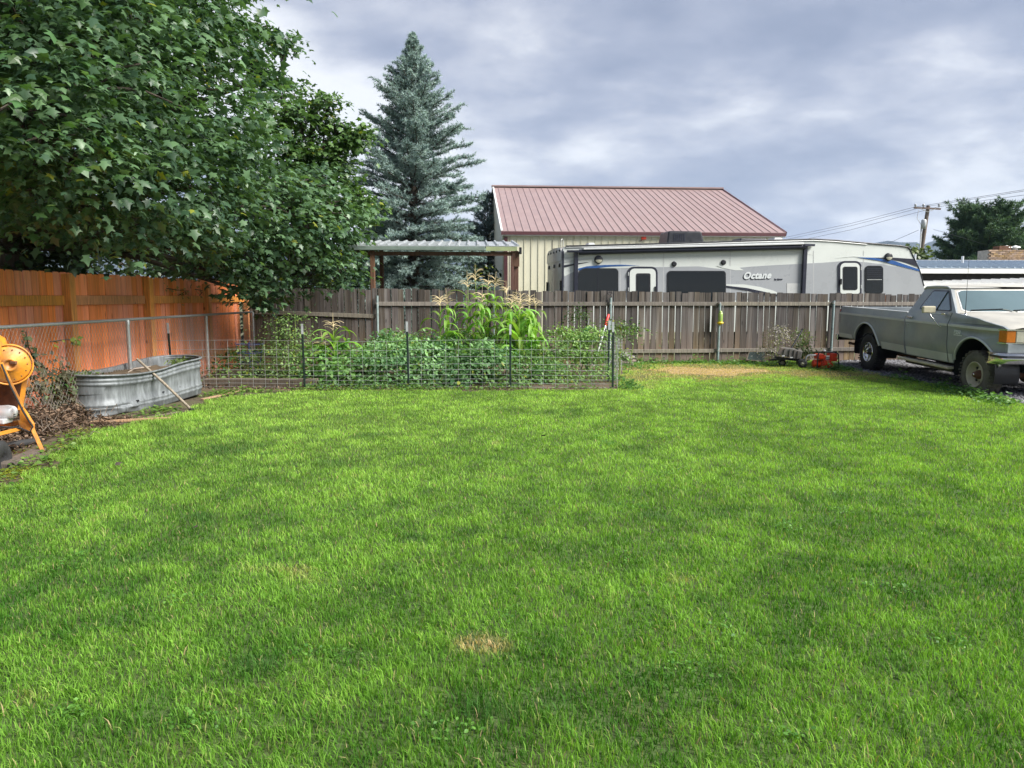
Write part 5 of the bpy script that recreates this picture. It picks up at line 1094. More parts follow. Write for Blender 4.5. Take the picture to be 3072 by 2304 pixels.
tag(MB().tube([G(12, 1352) + Vector((0, 0, .04)), G(60, 1345) + Vector((0, 0, .05)), G(118, 1332) + Vector((0, 0, .04))], [.035, .04, .03], 10).build('pipe', MAT['rubber'], None), 'short length of black corrugated pipe on the dirt by the mixer', 'pipe')
# twigs in the leaf heap, ivy on the wire
r_ = random.Random(12); b = MB()
for k in range(70):
    x, y = r_.gauss(-5.3, .18), r_.gauss(8.1, .55); z = r_.uniform(.02, .36) * math.exp(-((x + 5.35) / .4) ** 2); a = r_.uniform(0, 6.28); l = r_.uniform(.08, .22)
    b.tube([(x, y, z), (x + l * .5 * math.cos(a), y + l * .5 * math.sin(a), z + r_.uniform(0, .1)), (x + l * math.cos(a + .4), y + l * math.sin(a + .4), max(.01, z + r_.uniform(-.06, .06)))], [.005, .004, .002], 4, cap=False)
kind(b.build('twigs', MAT['oldwood']), 'stuff')
def ivy(lab, pts, n, spread, seed, c0, c1, size=.06, X=CX + .03, cat='vine'):
    r2 = np.random.default_rng(seed); P3 = [Vector(A(x, y, X / ((x - 1536) / F))) for x, y in pts]; th = thing('vine', lab, cat, (X, P3[-1].y, 0))
    MB().tube(P3, .007, 5).build('stem', MAT['bark'], th); i = r2.integers(0, len(P3) - 1, n); f = r2.random(n); P_ = np.array([P3[k].lerp(P3[k + 1], q) for k, q in zip(i, f)]) + r2.normal(0, 1, (n, 3)) * np.array([.03, spread, spread])
    t = r2.random((n, 1)); scatter('foliage', MAPLE, MAPLE_F, P_, np.stack([r2.uniform(.1, 1, n), r2.normal(0, .6, n), r2.normal(-.5, .5, n)], 1), np.stack([np.ones(n), r2.normal(0, .5, n), r2.uniform(0, 1, n)], 1), size * r2.uniform(.6, 1.3, n), np.array(c0) * (1 - t) + np.array(c1) * t, MAT['herb'], th)['kind'] = 'stuff'
ivy('ivy climbing the chain link wire left of the stock tank', [(78, 995), (85, 1040), (100, 1075), (130, 1100), (170, 1130), (200, 1180)], 70, .05, 1, (.03, .055, .02), (.12, .15, .07))
ivy('green ivy sprig at the foot of the chain link beside the tank', [(115, 1160), (165, 1150), (205, 1165), (235, 1145)], 60, .06, 2, (.05, .12, .03), (.16, .26, .08))
ivy('half dead ivy tangle over the leaf heap by the chain link', [(75, 1180), (120, 1150), (190, 1110), (205, 1200), (150, 1220), (230, 1230)], 420, .15, 3, (.045, .05, .03), (.15, .135, .08), .07)
ivy('yellow green ivy leaves on the wire in front of the broad orange post', [(150, 1025), (200, 1018), (235, 1022)], 16, .03, 4, (.10, .16, .03), (.26, .30, .05))
ivy('dry tan vine leaves caught on the orange fence top', [(500, 865), (530, 870), (560, 872), (530, 890), (545, 905)], 60, .05, 5, (.22, .14, .06), (.50, .38, .20), .05, X=-6.12)
ivy('dry tan vine scrap on the orange fence near the far post', [(585, 868), (610, 872), (598, 888)], 26, .04, 6, (.22, .14, .06), (.50, .38, .20), .05, X=-6.10)
ivy('weeds growing at the foot of the chain link behind the wire panel', [(640, 1095), (690, 1060), (720, 1080), (760, 1050), (700, 1120)], 160, .12, 8, (.05, .07, .03), (.14, .17, .06), .07, X=-5.45)
# ---------------------------------------------------------------- orange cement mixer at the left edge
MX = 7.25
mx = thing('cement_mixer', 'old orange cement mixer on an angle iron stand at the left edge', 'cement mixer', G(-60, 1362))
mc = A(28, 1094, MX); nrm = (Vector((0, 0, CAMH)) - mc); nrm.z *= .2; nrm.normalize()
MB().lathe(mc, nrm, [(-.03, .0), (-.03, .182), (.0, .182), (.012, .17), (.012, .07), (.03, .065), (.03, .045), (.012, .04), (.012, .0)], 40).build('drive_plate', MAT['orange'], mx)
b = MB(); b.lathe(mc - nrm * .10, nrm, [(0, .19), (0, .205), (.11, .205), (.11, .19), (0, .19)], 40); b.build('guard_ring', MAT['orange'], mx)
e1 = nrm.cross(Vector((0, 0, 1))).normalized() * -1; e2 = Vector((0, 0, 1))
for k in range(14):
    a = 2 * math.pi * k / 14; MB().lathe(mc + (e1 * math.cos(a) + e2 * math.sin(a)) * .150 + nrm * .011, nrm, [(0, .007), (.006, .006), (.0065, 0)], 8).build('bolt', MAT['rust'], mx)
MB().box(mc + e1 * .035 + e2 * .02 + nrm * .03, (.06, .03, .03)).build('axle_plate', MAT['rust'], mx, bevel=.006)
MB().lathe(mc - nrm * .1 - Vector((.06, 0, 0)), Vector((-.75, -.35, .25)), [(0, .17), (.05, .26), (.28, .34), (.42, .34), (.70, .22), (.70, .20), (.42, .32), (.1, .24)], 32).build('drum', MAT['orange'], mx)
def mbar(a, b_, w, h, n='frame_bar', m='orange'): return MB().bar(A(*a), A(*b_), w, h, up=nrm).build(n, MAT[m], mx, bevel=.003, seg=1)
mbar((2, 1088, 7.0), (66, 1222, 7.08), .034, .03); mbar((62, 1214, 7.08), (98, 1282, 7.15), .02, .02)
b = MB(); tri = [A(x, y, 7.14) for x, y in ((62, 1216), (80, 1240), (100, 1272), (101, 1288), (95, 1296), (80, 1292), (60, 1280), (58, 1240))]; b.prism(tri, [q + Vector((0, .025, 0)) for q in tri]); b.build('gusset_plate', MAT['orange'], mx, bevel=.003, seg=1)
mbar((97, 1286, 7.12), (133, 1364, 7.08), .035, .03); mbar((-60, 1316, 6.9), (62, 1286, 7.1), .035, .03); mbar((-40, 1282, 7.3), (60, 1268, 7.2), .045, .03)
mbar((-70, 1362, 7.3), (132, 1360, 7.12), .035, .03, m='rust'); mbar((78, 1118, 7.4), (60, 1230, 7.4), .045, .03); mbar((-120, 1360, 6.9), (-60, 1230, 7.0), .035, .03); mbar((-130, 1365, 7.3), (-20, 1120, 7.2), .035, .03)
b = MB(); q_ = [A(x, y, 7.5) for x, y in ((0, 1150), (66, 1148), (58, 1240), (-10, 1240))]; b.prism(q_, [q + Vector((0, .03, 0)) for q in q_]); b.build('back_plate', MAT['rust'], mx)
MB().tube([A(4, 1092, 6.94), A(32, 1160, 6.97), A(70, 1235, 7.04), A(98, 1280, 7.08), A(90, 1296, 7.08), A(60, 1284, 7.08), A(0, 1280, 7.05)], .009, 6).build('drive_belt', MAT['rubber'], mx)
q = A(8, 1238, 7.15); MB().lathe(q, Vector((1, -.12, .06)), [(-.22, 0), (-.22, .07), (.06, .074), (.115, .062), (.13, .04), (.13, 0)], 24).build('motor', MAT['awn'], mx)
for k in range(3): MB().bar(A(40, 1245 + k * 6, 7.06), A(47, 1242 + k * 6, 7.07), .012, .008).build('motor_vent', MAT['black'], mx)
MB().box(A(0, 1262, 7.1), (.16, .14, .05)).build('motor_base', MAT['awn'], mx, bevel=.01)
q = A(-12, 1388, 6.5); MB().lathe(q, Vector((1, .25, 0)), [(-.07, .08), (-.07, .17), (-.05, .2), (.05, .2), (.07, .17), (.07, .08), (.04, .07), (.04, 0)], 28).build('wheel', MAT['rubber'], mx)
q = A(-190, 1388, 6.9); MB().lathe(q, Vector((1, .25, 0)), [(-.07, .08), (-.07, .17), (-.05, .2), (.05, .2), (.07, .17), (.07, .08), (.04, .07), (.04, 0)], 28).build('wheel', MAT['rubber'], mx)

# ---------------------------------------------------------------- cart, generator and trap by the fence
def C6(x, y, Y): return A(2150 + x * .20344, 950 + y * .20344, Y)
ct_ = thing('garden_cart', 'tipped grey two wheeled garden cart rusting by the back fence', 'garden cart', C6(1100, 760, 16.2))
MAT['cartgrey'] = M_('faded_grey_plastic', (.085, .082, .075), .7, var=.2, scale=9, stain=(.11, .075, .06), stain_amt=.6)
P_ = [(875, 560), (940, 452), (1130, 474), (1262, 512), (1235, 622), (1165, 630), (985, 575)]
b = MB(); b.prism([C6(x, y, 16.0) for x, y in P_], [C6(x + 10, y - 12, 16.35) for x, y in P_]); tub = b.build('tub', MAT['cartgrey'], ct_, bevel=.02, seg=2)
for (xa, ya, xb, yb) in ((1010, 470, 985, 570), (1085, 480, 1070, 595), (1150, 492, 1135, 615), (1205, 505, 1190, 620)): MB().bar(C6(xa, ya, 15.985), C6(xb, yb, 15.985), .02, .02).build('tub_rib', MAT['cartgrey'], tub)
MB().bar(C6(860, 600, 16.15), C6(1270, 650, 16.15), .05, .05).build('chassis', MAT['black'], ct_); MB().bar(C6(780, 640, 16.2), C6(1050, 620, 16.2), .04, .04).build('drawbar', MAT['black'], ct_)
MB().tube([C6(1095, 475, 16.2), C6(1180, 330, 16.3), C6(1268, 185, 16.4)], .016, 8).build('lever', MAT['black'], ct_); MB().tube([C6(1255, 205, 16.4), C6(1272, 180, 16.4)], .026, 8).build('lever_grip', MAT['rubber'], ct_)
for x, y, Y, rr in ((1265, 690, 15.8, .098), (965, 680, 16.4, .08), (1235, 680, 16.45, .09)):
    q = C6(x, y, Y); w = MB().lathe(q, (-.25, -1, 0), [(-.05, .04), (-.05, rr * .8), (-.03, rr), (.03, rr), (.05, rr * .8), (.05, .045)], 22).build('wheel', MAT['rubber'], ct_); MB().lathe(q, (-.25, -1, 0), [(.02, .05), (.04, .045), (.045, .015), (.055, .012), (.055, 0)], 16).build('rim', MAT['dullrim'], w)
for x, y in ((980, 578), (1100, 602)): MB().box(C6(x, y, 15.98), (.06, .03, .02)).build('bracket', MAT['awn'], ct_)
MB().bar(C6(1150, 478, 16.1), C6(1205, 480, 16.1), .02, .02).build('hitch_pin', MAT['black'], ct_)
ge = thing('generator', 'small red petrol engine in a black tube frame beside the pickup', 'generator', C6(1640, 775, 15.7))
def gbox(name, x0, y0, x1, y1, Y, dep, m='red', bev=.02): 
    a, b_ = C6(x0, y1, Y), C6(x1, y0, Y); return MB().hexa([Vector((x, y, z)) for z in (a.z, b_.z) for x, y in ((a.x, Y), (b_.x, Y), (b_.x, Y + dep), (a.x, Y + dep))]).build(name, MAT[m], ge, bevel=bev, seg=2)
for Y in (15.6, 15.98):
    MB().tube([C6(x, y, Y) for x, y in ((1482, 780), (1488, 640), (1500, 545), (1530, 522), (1700, 524), (1775, 534), (1796, 560), (1800, 660), (1798, 785))], .014, 8).build('frame_hoop', MAT['black'], ge)
gbox('fuel_tank', 1690, 542, 1790, 662, 15.62, .26, bev=.03); gbox('engine_block', 1575, 580, 1700, 775, 15.66, .24); gbox('air_cleaner', 1500, 552, 1595, 632, 15.62, .26, bev=.03); gbox('fin_housing', 1545, 650, 1600, 770, 15.68, .18, bev=.02)
q = C6(1655, 715, 15.66); MB().lathe(q, (0, -1, 0), [(0, .072), (.05, .07), (.07, .055), (.07, .02), (.062, .0)], 24).build('recoil_cover', MAT['red'], ge); MB().lathe(q + Vector((0, -.07, 0)), (0, -1, 0), [(0, .014), (.01, .012), (.011, 0)], 10).build('hub_nut', MAT['awn'], ge)
MB().lathe(C6(1450, 690, 15.75), (1, 0, 0), [(-.05, 0), (-.05, .07), (-.03, .085), (.09, .085), (.09, 0)], 20).build('alternator', MAT['red'], ge)
gbox('decal_plate', 1612, 572, 1665, 640, 15.652, .004, 'white', 0); gbox('decal_band', 1614, 595, 1664, 606, 15.649, .004, 'black', 0); gbox('decal_band', 1614, 618, 1664, 634, 15.649, .004, 'black', 0)
MB().lathe(C6(1588, 508, 15.75), (0, 0, 1), [(0, .028), (.03, .028), (.034, 0)], 14).build('fuel_cap', MAT['awn'], ge); gbox('throttle', 1620, 515, 1760, 530, 15.7, .1, 'black', .005)
MB().tube([C6(x, y, 15.75) for x, y in ((1312, 650), (1320, 600), (1348, 570), (1465, 566))], .014, 8).build('exhaust_pipe', MAT['pipe'], ge); gbox('foot', 1470, 760, 1510, 785, 15.6, .38, 'black', .005); gbox('foot', 1780, 770, 1815, 790, 15.6, .38, 'black', .005)
q = FP.w(FP.tz(2155, 950)[0], 0, .12); z0, z1 = FP.tz(2155, 975)[1], FP.tz(2155, 935)[1]
tr = thing('wasp_trap', 'green and yellow wasp trap hanging on a fence post', 'wasp trap', (q.x, q.y, z0))
MB().lathe((q.x, q.y, z0 + .07), (0, 0, 1), [(0, 0), (0, .05), (.02, .055), (.20, .055), (.23, .035), (.235, 0)], 18).build('bottle', MAT['limeg'], tr); MB().lathe((q.x, q.y, z0), (0, 0, 1), [(0, 0), (0, .02), (.02, .03), (.04, .075), (.07, .075), (.08, .05), (.08, 0)], 18).build('base', MAT['yellow'], tr)
MB().lathe((q.x, q.y, z0 + .305), (0, 0, 1), [(0, .04), (.03, .03), (.035, 0)], 14).build('lid', MAT['limeg'], tr); MB().tube([(q.x, q.y, z0 + .33), FP.w(FP.tz(2155, 925)[0], z0 + .42, .09)], .004, 4).build('hanger', MAT['wire'], tr)
q = FP.tz(1828, 884); c = FP.w(q[0], q[1] + .0, .06); hk = thing('hook', 'small black iron hook on top of the fence post by the red gripped tool', 'hook', c)
MB().tube([c + Vector((.05 * math.cos(a), -.02 * math.sin(a * 2), .03 + .03 * math.sin(a))) for a in np.linspace(0, 5.6, 16)] + [c + Vector((.03, 0, -.03)), c + Vector((.012, 0, -.09))], .008, 6).build('loop', MAT['black'], hk)
tg = thing('tray', 'dark green plastic tray leaning on the fence left of the cart', 'tray', C6(560, 650, 16.9))
b = MB(); P_ = [C6(440, 640, 16.75), C6(700, 660, 16.75), C6(720, 525, 17.0), C6(480, 515, 17.0)]; b.prism(P_, [q + Vector((0, .03, 0)) for q in P_]); b.build('panel', MAT['tpost'], tg)
MB().tube(P_ + [P_[0]], .014, 5, cap=False).build('rim', MAT['oldwood'], tg)
r2 = np.random.default_rng(77)
bush('dry_weed', 'dried whitish weed standing behind the garden cart', 'weed', [(2312, 1040, 16.7, .16), (2335, 1010, 16.8, .14), (2340, 985, 16.85, .10), (2320, 1065, 16.6, .14)], 420, .045, (.14, .13, .11), (.40, .37, .33), 90, .0)
bush('green_weed', 'upright feathery green weed against the fence right of the cart lever', 'weed', [(2408, 1000, 17.0, .07), (2408, 1025, 17.0, .09), (2409, 1045, 16.95, .08), (2409, 1062, 16.9, .07)], 10920, .05, (.06, .11, .03), (.16, .22, .07), 91, .0)
for lab, x, y in (('curled brown fallen leaf on the grass left of centre', 345, 1393), ('small brown fallen leaf on the lawn in front of the garden', 1636, 1306), ('dark fallen leaf flat in the grass at lower left', 582, 1578)):
    q = G(x, y, .055); o = link('fallen_leaf', bpy.data.meshes.new('fallen_leaf')); o.data.from_pydata(MAPLE, [], MAPLE_F); o.data.materials.append(MAT['bark']); o.location = q; o.rotation_euler = (.3, .4, x); o.scale = (.065,) * 3; tag(o, lab, 'leaf')

# ---------------------------------------------------------------- pickup truck
TX, TY, TIL, TW_ = 7.5, 15.5, .027, 1.96
pk = thing('pickup_truck', 'old faded grey single cab pickup with amber side lamp parked on the gravel', 'pickup truck', (TX + .98, TY - 1.8, 0))
def U(u, v, z): return Vector((TX + v, TY - u, z - TIL * u))
MAT['truck'] = M_('faded_grey_truck_paint', (.235, .265, .285), .36, .12, var=.24, scale=2.2, stain=(.35, .355, .33), stain_scale=1.3, stain_amt=.8, coat=.25)
MAT['truck2'] = M_('faded_light_grey_paint', (.52, .54, .53), .42, .2, var=.1, scale=3, coat=.2)
MAT['trucktop'] = M_('sunbleached_grey_paint', (.42, .405, .36), .5, .05, var=.1, scale=2, stain=(.28, .275, .25), stain_amt=.6)
MAT['wind'] = M_('teal_tinted_glass', (.10, .15, .16), .05, var=.1, scale=1.5, spec=1.0, coat=1.0)
MAT['sideglass'] = M_('side_window_glass', (.06, .12, .13), .05, var=.15, scale=2, spec=1.0, coat=1.0)
def vz(z): return float(np.interp(z, [.40, .55, .70, .80, 1.08, 1.13, 1.16, 1.22, 1.30, 1.40], [.07, .045, .012, 0, -.004, -.012, -.004, .014, .042, .075]))
def panel_(poly, name, m, side=0, bev=0):
    bm = bmesh.new(); f = bm.faces.new([bm.verts.new((u, 0, z)) for u, z in poly])
    for z in (.55, .62, .70, .80, .95, 1.08, 1.115, 1.13, 1.145, 1.16, 1.19, 1.22, 1.26, 1.30): bmesh.ops.bisect_plane(bm, geom=bm.verts[:] + bm.edges[:] + bm.faces[:], plane_co=(0, 0, z), plane_no=(0, 0, 1))
    bmesh.ops.triangulate(bm, faces=[f for f in bm.faces if len(f.verts) > 4])
    b = MB(); n = len(bm.verts); bm.verts.index_update()
    for d in (0, .04):
        for v in bm.verts:
            q = vz(v.co.z) + d + nosein(v.co.x); b.v.append(tuple(U(v.co.x, q if side == 0 else TW_ - q, v.co.z)))
    for f in bm.faces:
        i = [v.index for v in f.verts]; b.f.append(tuple(i)); b.f.append(tuple(k + n for k in reversed(i))); b.sm += [True, False]
    for e in bm.edges:
        if e.is_boundary: i, j = (v.index for v in e.verts); b.f.append((i, j, j + n, i + n)); b.sm.append(False)
    bm.free(); me = b.mesh(name); o = link(name, me, MAT[m], pk)
    me.set_sharp_from_angle(angle=R(40)); return o
def nosein(u): return .10 * max(0, (u - 3.7) / .55) ** 2
def arc(cu, cz, r, a0, a1, n=14): return [(cu + r * math.cos(R(a0 + (a1 - a0) * k / n)), cz + r * math.sin(R(a0 + (a1 - a0) * k / n))) for k in range(n + 1)]
BED = [(-1.34, .60), (-.66, .60), (-.60, .66)] + arc(-.04, .45, .545, 158, 20) + [(.55, .56), (1.485, .50), (1.485, 1.29), (-1.30, 1.29)]
DOOR = [(1.53, .50), (2.878, .50), (2.878, 1.355), (1.53, 1.355)]
FEND = [(2.90, .50), (3.02, .50), (3.06, .56)] + arc(3.62, .44, .545, 162, 22) + [(4.22, .74), (4.27, .80), (4.27, 1.165), (4.18, 1.205), (3.6, 1.30), (2.95, 1.36), (2.90, 1.36)]
for s_ in (0, 1):
    panel_(BED, 'bed_side', 'truck', s_); d = panel_(DOOR, 'door', 'truck', s_); fd = panel_(FEND, 'fender', 'truck', s_)
    V_ = (lambda v: v) if s_ == 0 else (lambda v: TW_ - v)
    for cu, cz, r_, a0, a1, par in ((-.04, .45, .548, 162, 12, None), (3.62, .44, .548, 166, 15, None)):
        MB().tube([U(u, V_(vz(z) - .006 + nosein(u)), z) for u, z in arc(cu, cz, r_, a0, a1, 20)], .018, 8).build('wheel_arch_lip', MAT['truck2'], pk)
        b = MB(); A1 = arc(cu, cz, r_ - .01, 200, -20, 18)
        b.add([U(u, V_(v), max(z, .3)) for v in (.03, .42) for u, z in A1], [(k, k + 1, k + 20, k + 19) for k in range(18)], True); b.build('wheel_well', MAT['black'], pk)
    for u0, u1 in ((-1.29, 1.475), (1.54, 2.878), (2.908, 4.24)):
        n = 8; b = MB(); us = np.linspace(u0, u1, n + 1)
        for k in range(n):
            a, c = us[k], us[k + 1]; b.hexa([U(u, V_(v + nosein(u)), z) for z in (1.128, 1.168) for u, v in ((a, -.016), (c, -.016), (c, .01), (a, .01))])
        b.build('side_moulding', MAT['truck2'], pk)
    for u0, u1, z0, z1 in ((-1.32, -.68, .615, .70), (.60, 1.475, .52, .66), (1.54, 2.878, .515, .655), (2.908, 3.02, .515, .655)):
        MB().hexa([U(u, V_(vz(z) + d_), z) for z in (z0, z1) for u, d_ in ((u0, -.007), (u1, -.007), (u1, .01), (u0, .01))]).build('lower_trim', MAT['truck2'], pk)
    MB().hexa([U(u, V_(v), z) for z in (1.285, 1.305) for u, v in ((-1.29, .035), (1.48, .035), (1.48, .13), (-1.29, .13))]).build('bed_rail', MAT['truck2'], pk, bevel=.006, seg=1)
    MB().hexa([U(u, V_(v), z) for z in (.62, 1.28) for u, v in ((-1.22, .10), (1.45, .10), (1.45, .12), (-1.22, .12))]).build('bed_liner', MAT['black'], pk)
    # cab upper side with window
    def CS(u, z, off=0): v = .062 + (z - 1.355) / .40 * .175; return U(u, V_(v - off), z)
    MB().prism([CS(u, z, -.06) for u, z in ((1.55, 1.35), (3.0, 1.35), (2.50, 1.755), (1.72, 1.755))], [CS(u, z) for u, z in ((1.55, 1.35), (3.0, 1.35), (2.50, 1.755), (1.72, 1.755))]).build('cab_pillar', MAT['truck'], pk)
    W1 = [(1.86, 1.375), (2.80, 1.375), (2.83, 1.40), (2.53, 1.70), (2.48, 1.725), (2.05, 1.725), (1.99, 1.70), (1.85, 1.42)]
    wf = MB().prism([CS(u, z, .001) for u, z in W1], [CS(u, z, .008) for u, z in W1]).build('side_window', MAT['black'], pk)
    W2 = [(1.895, 1.39), (2.775, 1.39), (2.79, 1.405), (2.50, 1.69), (2.46, 1.705), (2.07, 1.705), (2.02, 1.69), (1.89, 1.43)]
    MB().prism([CS(u, z, .006) for u, z in W2], [CS(u, z, .011) for u, z in W2]).build('pane', MAT['sideglass'], wf)
    MB().bar(CS(2.40, 1.385, .014), CS(2.47, 1.705, .014), .03, .012).build('vent_bar', MAT['black'], wf)
    MB().hexa([U(u, V_(v), z) for z in (1.09, 1.12) for u, v in ((0, 0),) * 4] if False else [U(u, V_(v), z) for z in (1.20, 1.235) for u, v in ((1.60, -.025), (1.76, -.025), (1.76, .02), (1.60, .02))]).build('door_handle', MAT['chrome'], pk, bevel=.008)
    # mirror on its bracket
    MB().hexa([U(u, V_(v), z) for z in (1.335, 1.455) for u, v in ((2.60, -.28), (2.60, -.06), (2.54, -.05), (2.52, -.27))]).build('mirror', MAT['beige'], pk, bevel=.02)
    MB().tube([U(2.58, V_(-.16), 1.34), U(2.62, V_(-.16), 1.30), U(2.64, V_(-.02), 1.12), U(2.70, V_(.0), 1.10)], .009, 6).build('mirror_bracket', MAT['chrome'], pk)
    MB().tube([U(2.58, V_(-.16), 1.33), U(2.72, V_(.02), 1.33)], .009, 6).build('mirror_bracket', MAT['chrome'], pk); MB().box(U(2.74, V_(.0), 1.325), (.03, .12, .035)).build('mirror_mount', MAT['chrome'], pk, bevel=.008)
    # running board
    MB().hexa([U(u, V_(v), z) for z in (.40, .44) for u, v in ((1.40, -.06), (3.05, -.06), (3.05, .10), (1.40, .10))]).build('running_board', MAT['beige'], pk, bevel=.008, seg=1)
    MB().hexa([U(u, V_(v), z) for z in (.34, .45) for u, v in ((1.5, .06), (3.0, .06), (3.0, .14), (1.5, .14))]).build('rocker_panel', MAT['black'], pk)
    # tail lamp
    MB().hexa([U(u, V_(v), z) for z in (.93, 1.235) for u, v in ((-1.335, .012), (-1.262, -.008), (-1.262, .05), (-1.345, .13))]).build('tail_lamp', MAT['tail'], pk, bevel=.008)
    # front lamps
    lf = lambda u: nosein(u)
    MB().hexa([U(u, V_(v), z) for z in (.965, 1.145) for u, v in ((4.17, .035), (4.285, .082), (4.30, .21), (4.2, .21))]).build('side_lamp', MAT['amber'], pk, bevel=.008)
    MB().hexa([U(u, V_(v), z) for z in (.965, 1.145) for u, v in ((4.2, .217), (4.303, .217), (4.32, .50), (4.2, .50))]).build('headlight', MAT['lamp'], pk, bevel=.01)
    MB().hexa([U(u, V_(v), z) for z in (1.148, 1.168) for u, v in ((4.16, .025), (4.295, .075), (4.335, .50), (4.2, .50))]).build('lamp_trim', MAT['chrome'], pk); MB().hexa([U(u, V_(v), z) for z in (.945, .962) for u, v in ((4.16, .025), (4.295, .075), (4.335, .50), (4.2, .50))]).build('lamp_trim', MAT['chrome'], pk)
# cab roof, rear wall, windshield
NS = 10
def arch(f): return 1 - (2 * f - 1) ** 2
def WS(f, g, off=0.0):     # windshield surface, f across, g bottom..top
    v = (.075 + (.245 - .075) * g); vv = v + (TW_ - 2 * v) * f; u = 2.99 + (2.49 - 2.99) * g + .13 * arch(f); return U(u + off * .6, vv, 1.355 + .395 * g + off * .75)
b = MB(); g_ = [0, .5, 1]; fs = np.linspace(0, 1, NS + 1)
b.add([WS(f, g) for g in g_ for f in fs] , [(j * (NS + 1) + k, j * (NS + 1) + k + 1, (j + 1) * (NS + 1) + k + 1, (j + 1) * (NS + 1) + k) for j in range(2) for k in range(NS)], True); b.build('windshield_frame', MAT['trucktop'], pk)
def wsrect(f0, f1, g0, g1, off, name, m, r_=.06, par=None):
    b = MB(); n = 24; ring = []
    for k in range(n + 1): 
        f = f0 + (f1 - f0) * k / n; e = min(k, n - k) / n; rr = r_ * max(0, 1 - e / .05); ring.append((f, g0 + rr, g1 - rr))
    V = [WS(f, a, off) for f, a, c in ring] + [WS(f, c, off) for f, a, c in ring]; b.add(V, [(k, k + 1, n + 2 + k, n + 1 + k) for k in range(n)], True); return b.build(name, MAT[m], par or pk)
wo = wsrect(.045, .955, .04, .95, .004, 'windshield', 'white', .08); wsrect(.058, .942, .068, .925, .010, 'windshield_pane', 'wind', .08, wo)
for f0, f1 in ((.12, .40), (.50, .80)):
    MB().bar(WS(f0, .09, .02), WS(f1, .14, .022), .022, .012).build('wiper', MAT['black'], pk); MB().bar(WS(f1, .13, .022), WS(f1 + .12, .02, .02), .014, .01).build('wiper_arm', MAT['chrome'], pk)
b = MB(); us = [1.70, 1.78, 2.1, 2.42, 2.50]; zs = [1.745, 1.785, 1.80, 1.795, 1.765]
V = [U(u + (.13 * arch(f) if i > 2 else 0) * (1 if i == 4 else .7 if i == 3 else 0), .225 + (TW_ - .45) * f, z + .028 * arch(f) ** .5) for i, (u, z) in enumerate(zip(us, zs)) for f in fs]
b.add(V, [(j * (NS + 1) + k, j * (NS + 1) + k + 1, (j + 1) * (NS + 1) + k + 1, (j + 1) * (NS + 1) + k) for j in range(4) for k in range(NS)], True)
b.add([U(u, .225 + (TW_ - .45) * f, z) for f in (0, 1) for u, z in zip(us, zs)], [(0, 1, 2, 3, 4), (5, 6, 7, 8, 9)]); b.build('roof', MAT['trucktop'], pk)
for v in (.228, TW_ - .228): MB().tube([U(u, v, z - .005) for u, z in zip(us, zs)], .016, 6).build('drip_rail', MAT['truck2'], pk)
MB().hexa([U(u, v, z) for z, a in ((.55, 0), (1.75, 1)) for u, v in (((1.53, .06), (1.56, .06), (1.56, TW_ - .06), (1.53, TW_ - .06)) if a == 0 else ((1.70, .23), (1.74, .23), (1.74, TW_ - .23), (1.70, TW_ - .23)))]).build('cab_back', MAT['truck'], pk)
MB().hexa([U(u, v, z) for z, k in ((1.40, 0), (1.68, .11)) for u, v in ((1.63 + k, .34), (1.645 + k, .34), (1.645 + k, TW_ - .34), (1.63 + k, TW_ - .34))]).build('rear_window', MAT['sideglass'], pk)
# hood and nose
b = MB(); gu = np.linspace(2.98, 4.24, 9); V = []
for u in gu:
    for f in fs:
        e = .055 + nosein(u) + .02; z = float(np.interp(u, [2.98, 3.6, 4.15, 4.24], [1.352, 1.305, 1.215, 1.172])) + .03 * arch(f) ** .6 - (.0 if 0 < f < 1 else .012); V.append(U(u + .05 * arch(f) * (u > 4.1), e + (TW_ - 2 * e) * f, z))
b.add(V, [(j * (NS + 1) + k, j * (NS + 1) + k + 1, (j + 1) * (NS + 1) + k + 1, (j + 1) * (NS + 1) + k) for j in range(8) for k in range(NS)], True); b.build('hood', MAT['trucktop'], pk)
MB().hexa([U(u, v, z) for z in (1.31, 1.345) for u, v in ((2.9, .1), (3.1, .1), (3.1, TW_ - .1), (2.9, TW_ - .1))]).build('cowl', MAT['black'], pk)
MB().hexa([U(u, v, z) for z in (.80, .945) for u, v in ((4.1, .10), (4.30, .10), (4.34, TW_ / 2), (4.1, TW_ / 2))] ).build('lower_valance', MAT['truck'], pk, bevel=.01); MB().hexa([U(u, v, z) for z in (.80, .945) for u, v in ((4.1, TW_ / 2 + .001), (4.34, TW_ / 2 + .001), (4.30, TW_ - .10), (4.1, TW_ - .10))]).build('lower_valance', MAT['truck'], pk, bevel=.01)
gr = MB().hexa([U(u, v, z) for z in (.97, 1.14) for u, v in ((4.2, .51), (4.30, .51), (4.30, TW_ - .51), (4.2, TW_ - .51))]).build('grille', MAT['black'], pk)
for z in (.985, 1.02, 1.055, 1.09, 1.125): MB().bar(U(4.315, .515, z), U(4.315, TW_ - .515, z), .02, .012).build('grille_bar', MAT['chrome'], gr)
for k in range(9): v = .53 + k * (TW_ - 1.06) / 8; MB().bar(U(4.31, v, .975), U(4.31, v, 1.135), .012, .02).build('grille_bar', MAT['chrome'], gr)
bp_ = MB(); pr = [(.63, 4.36), (.66, 4.43), (.70, 4.45), (.74, 4.45), (.78, 4.43), (.805, 4.39)]
ring = [(-.03, -.36), (-.035, -.10), (.03, -.04), (.5, .015), (TW_ / 2, .035), (TW_ - .5, .015), (TW_ - .03, -.04), (TW_ + .035, -.10), (TW_ + .03, -.36)]
V = [U(u + du, v, z) for z, u in pr for v, du in ring]; bp_.add(V, [(j * 9 + k, j * 9 + k + 1, (j + 1) * 9 + k + 1, (j + 1) * 9 + k) for j in range(5) for k in range(8)], True)
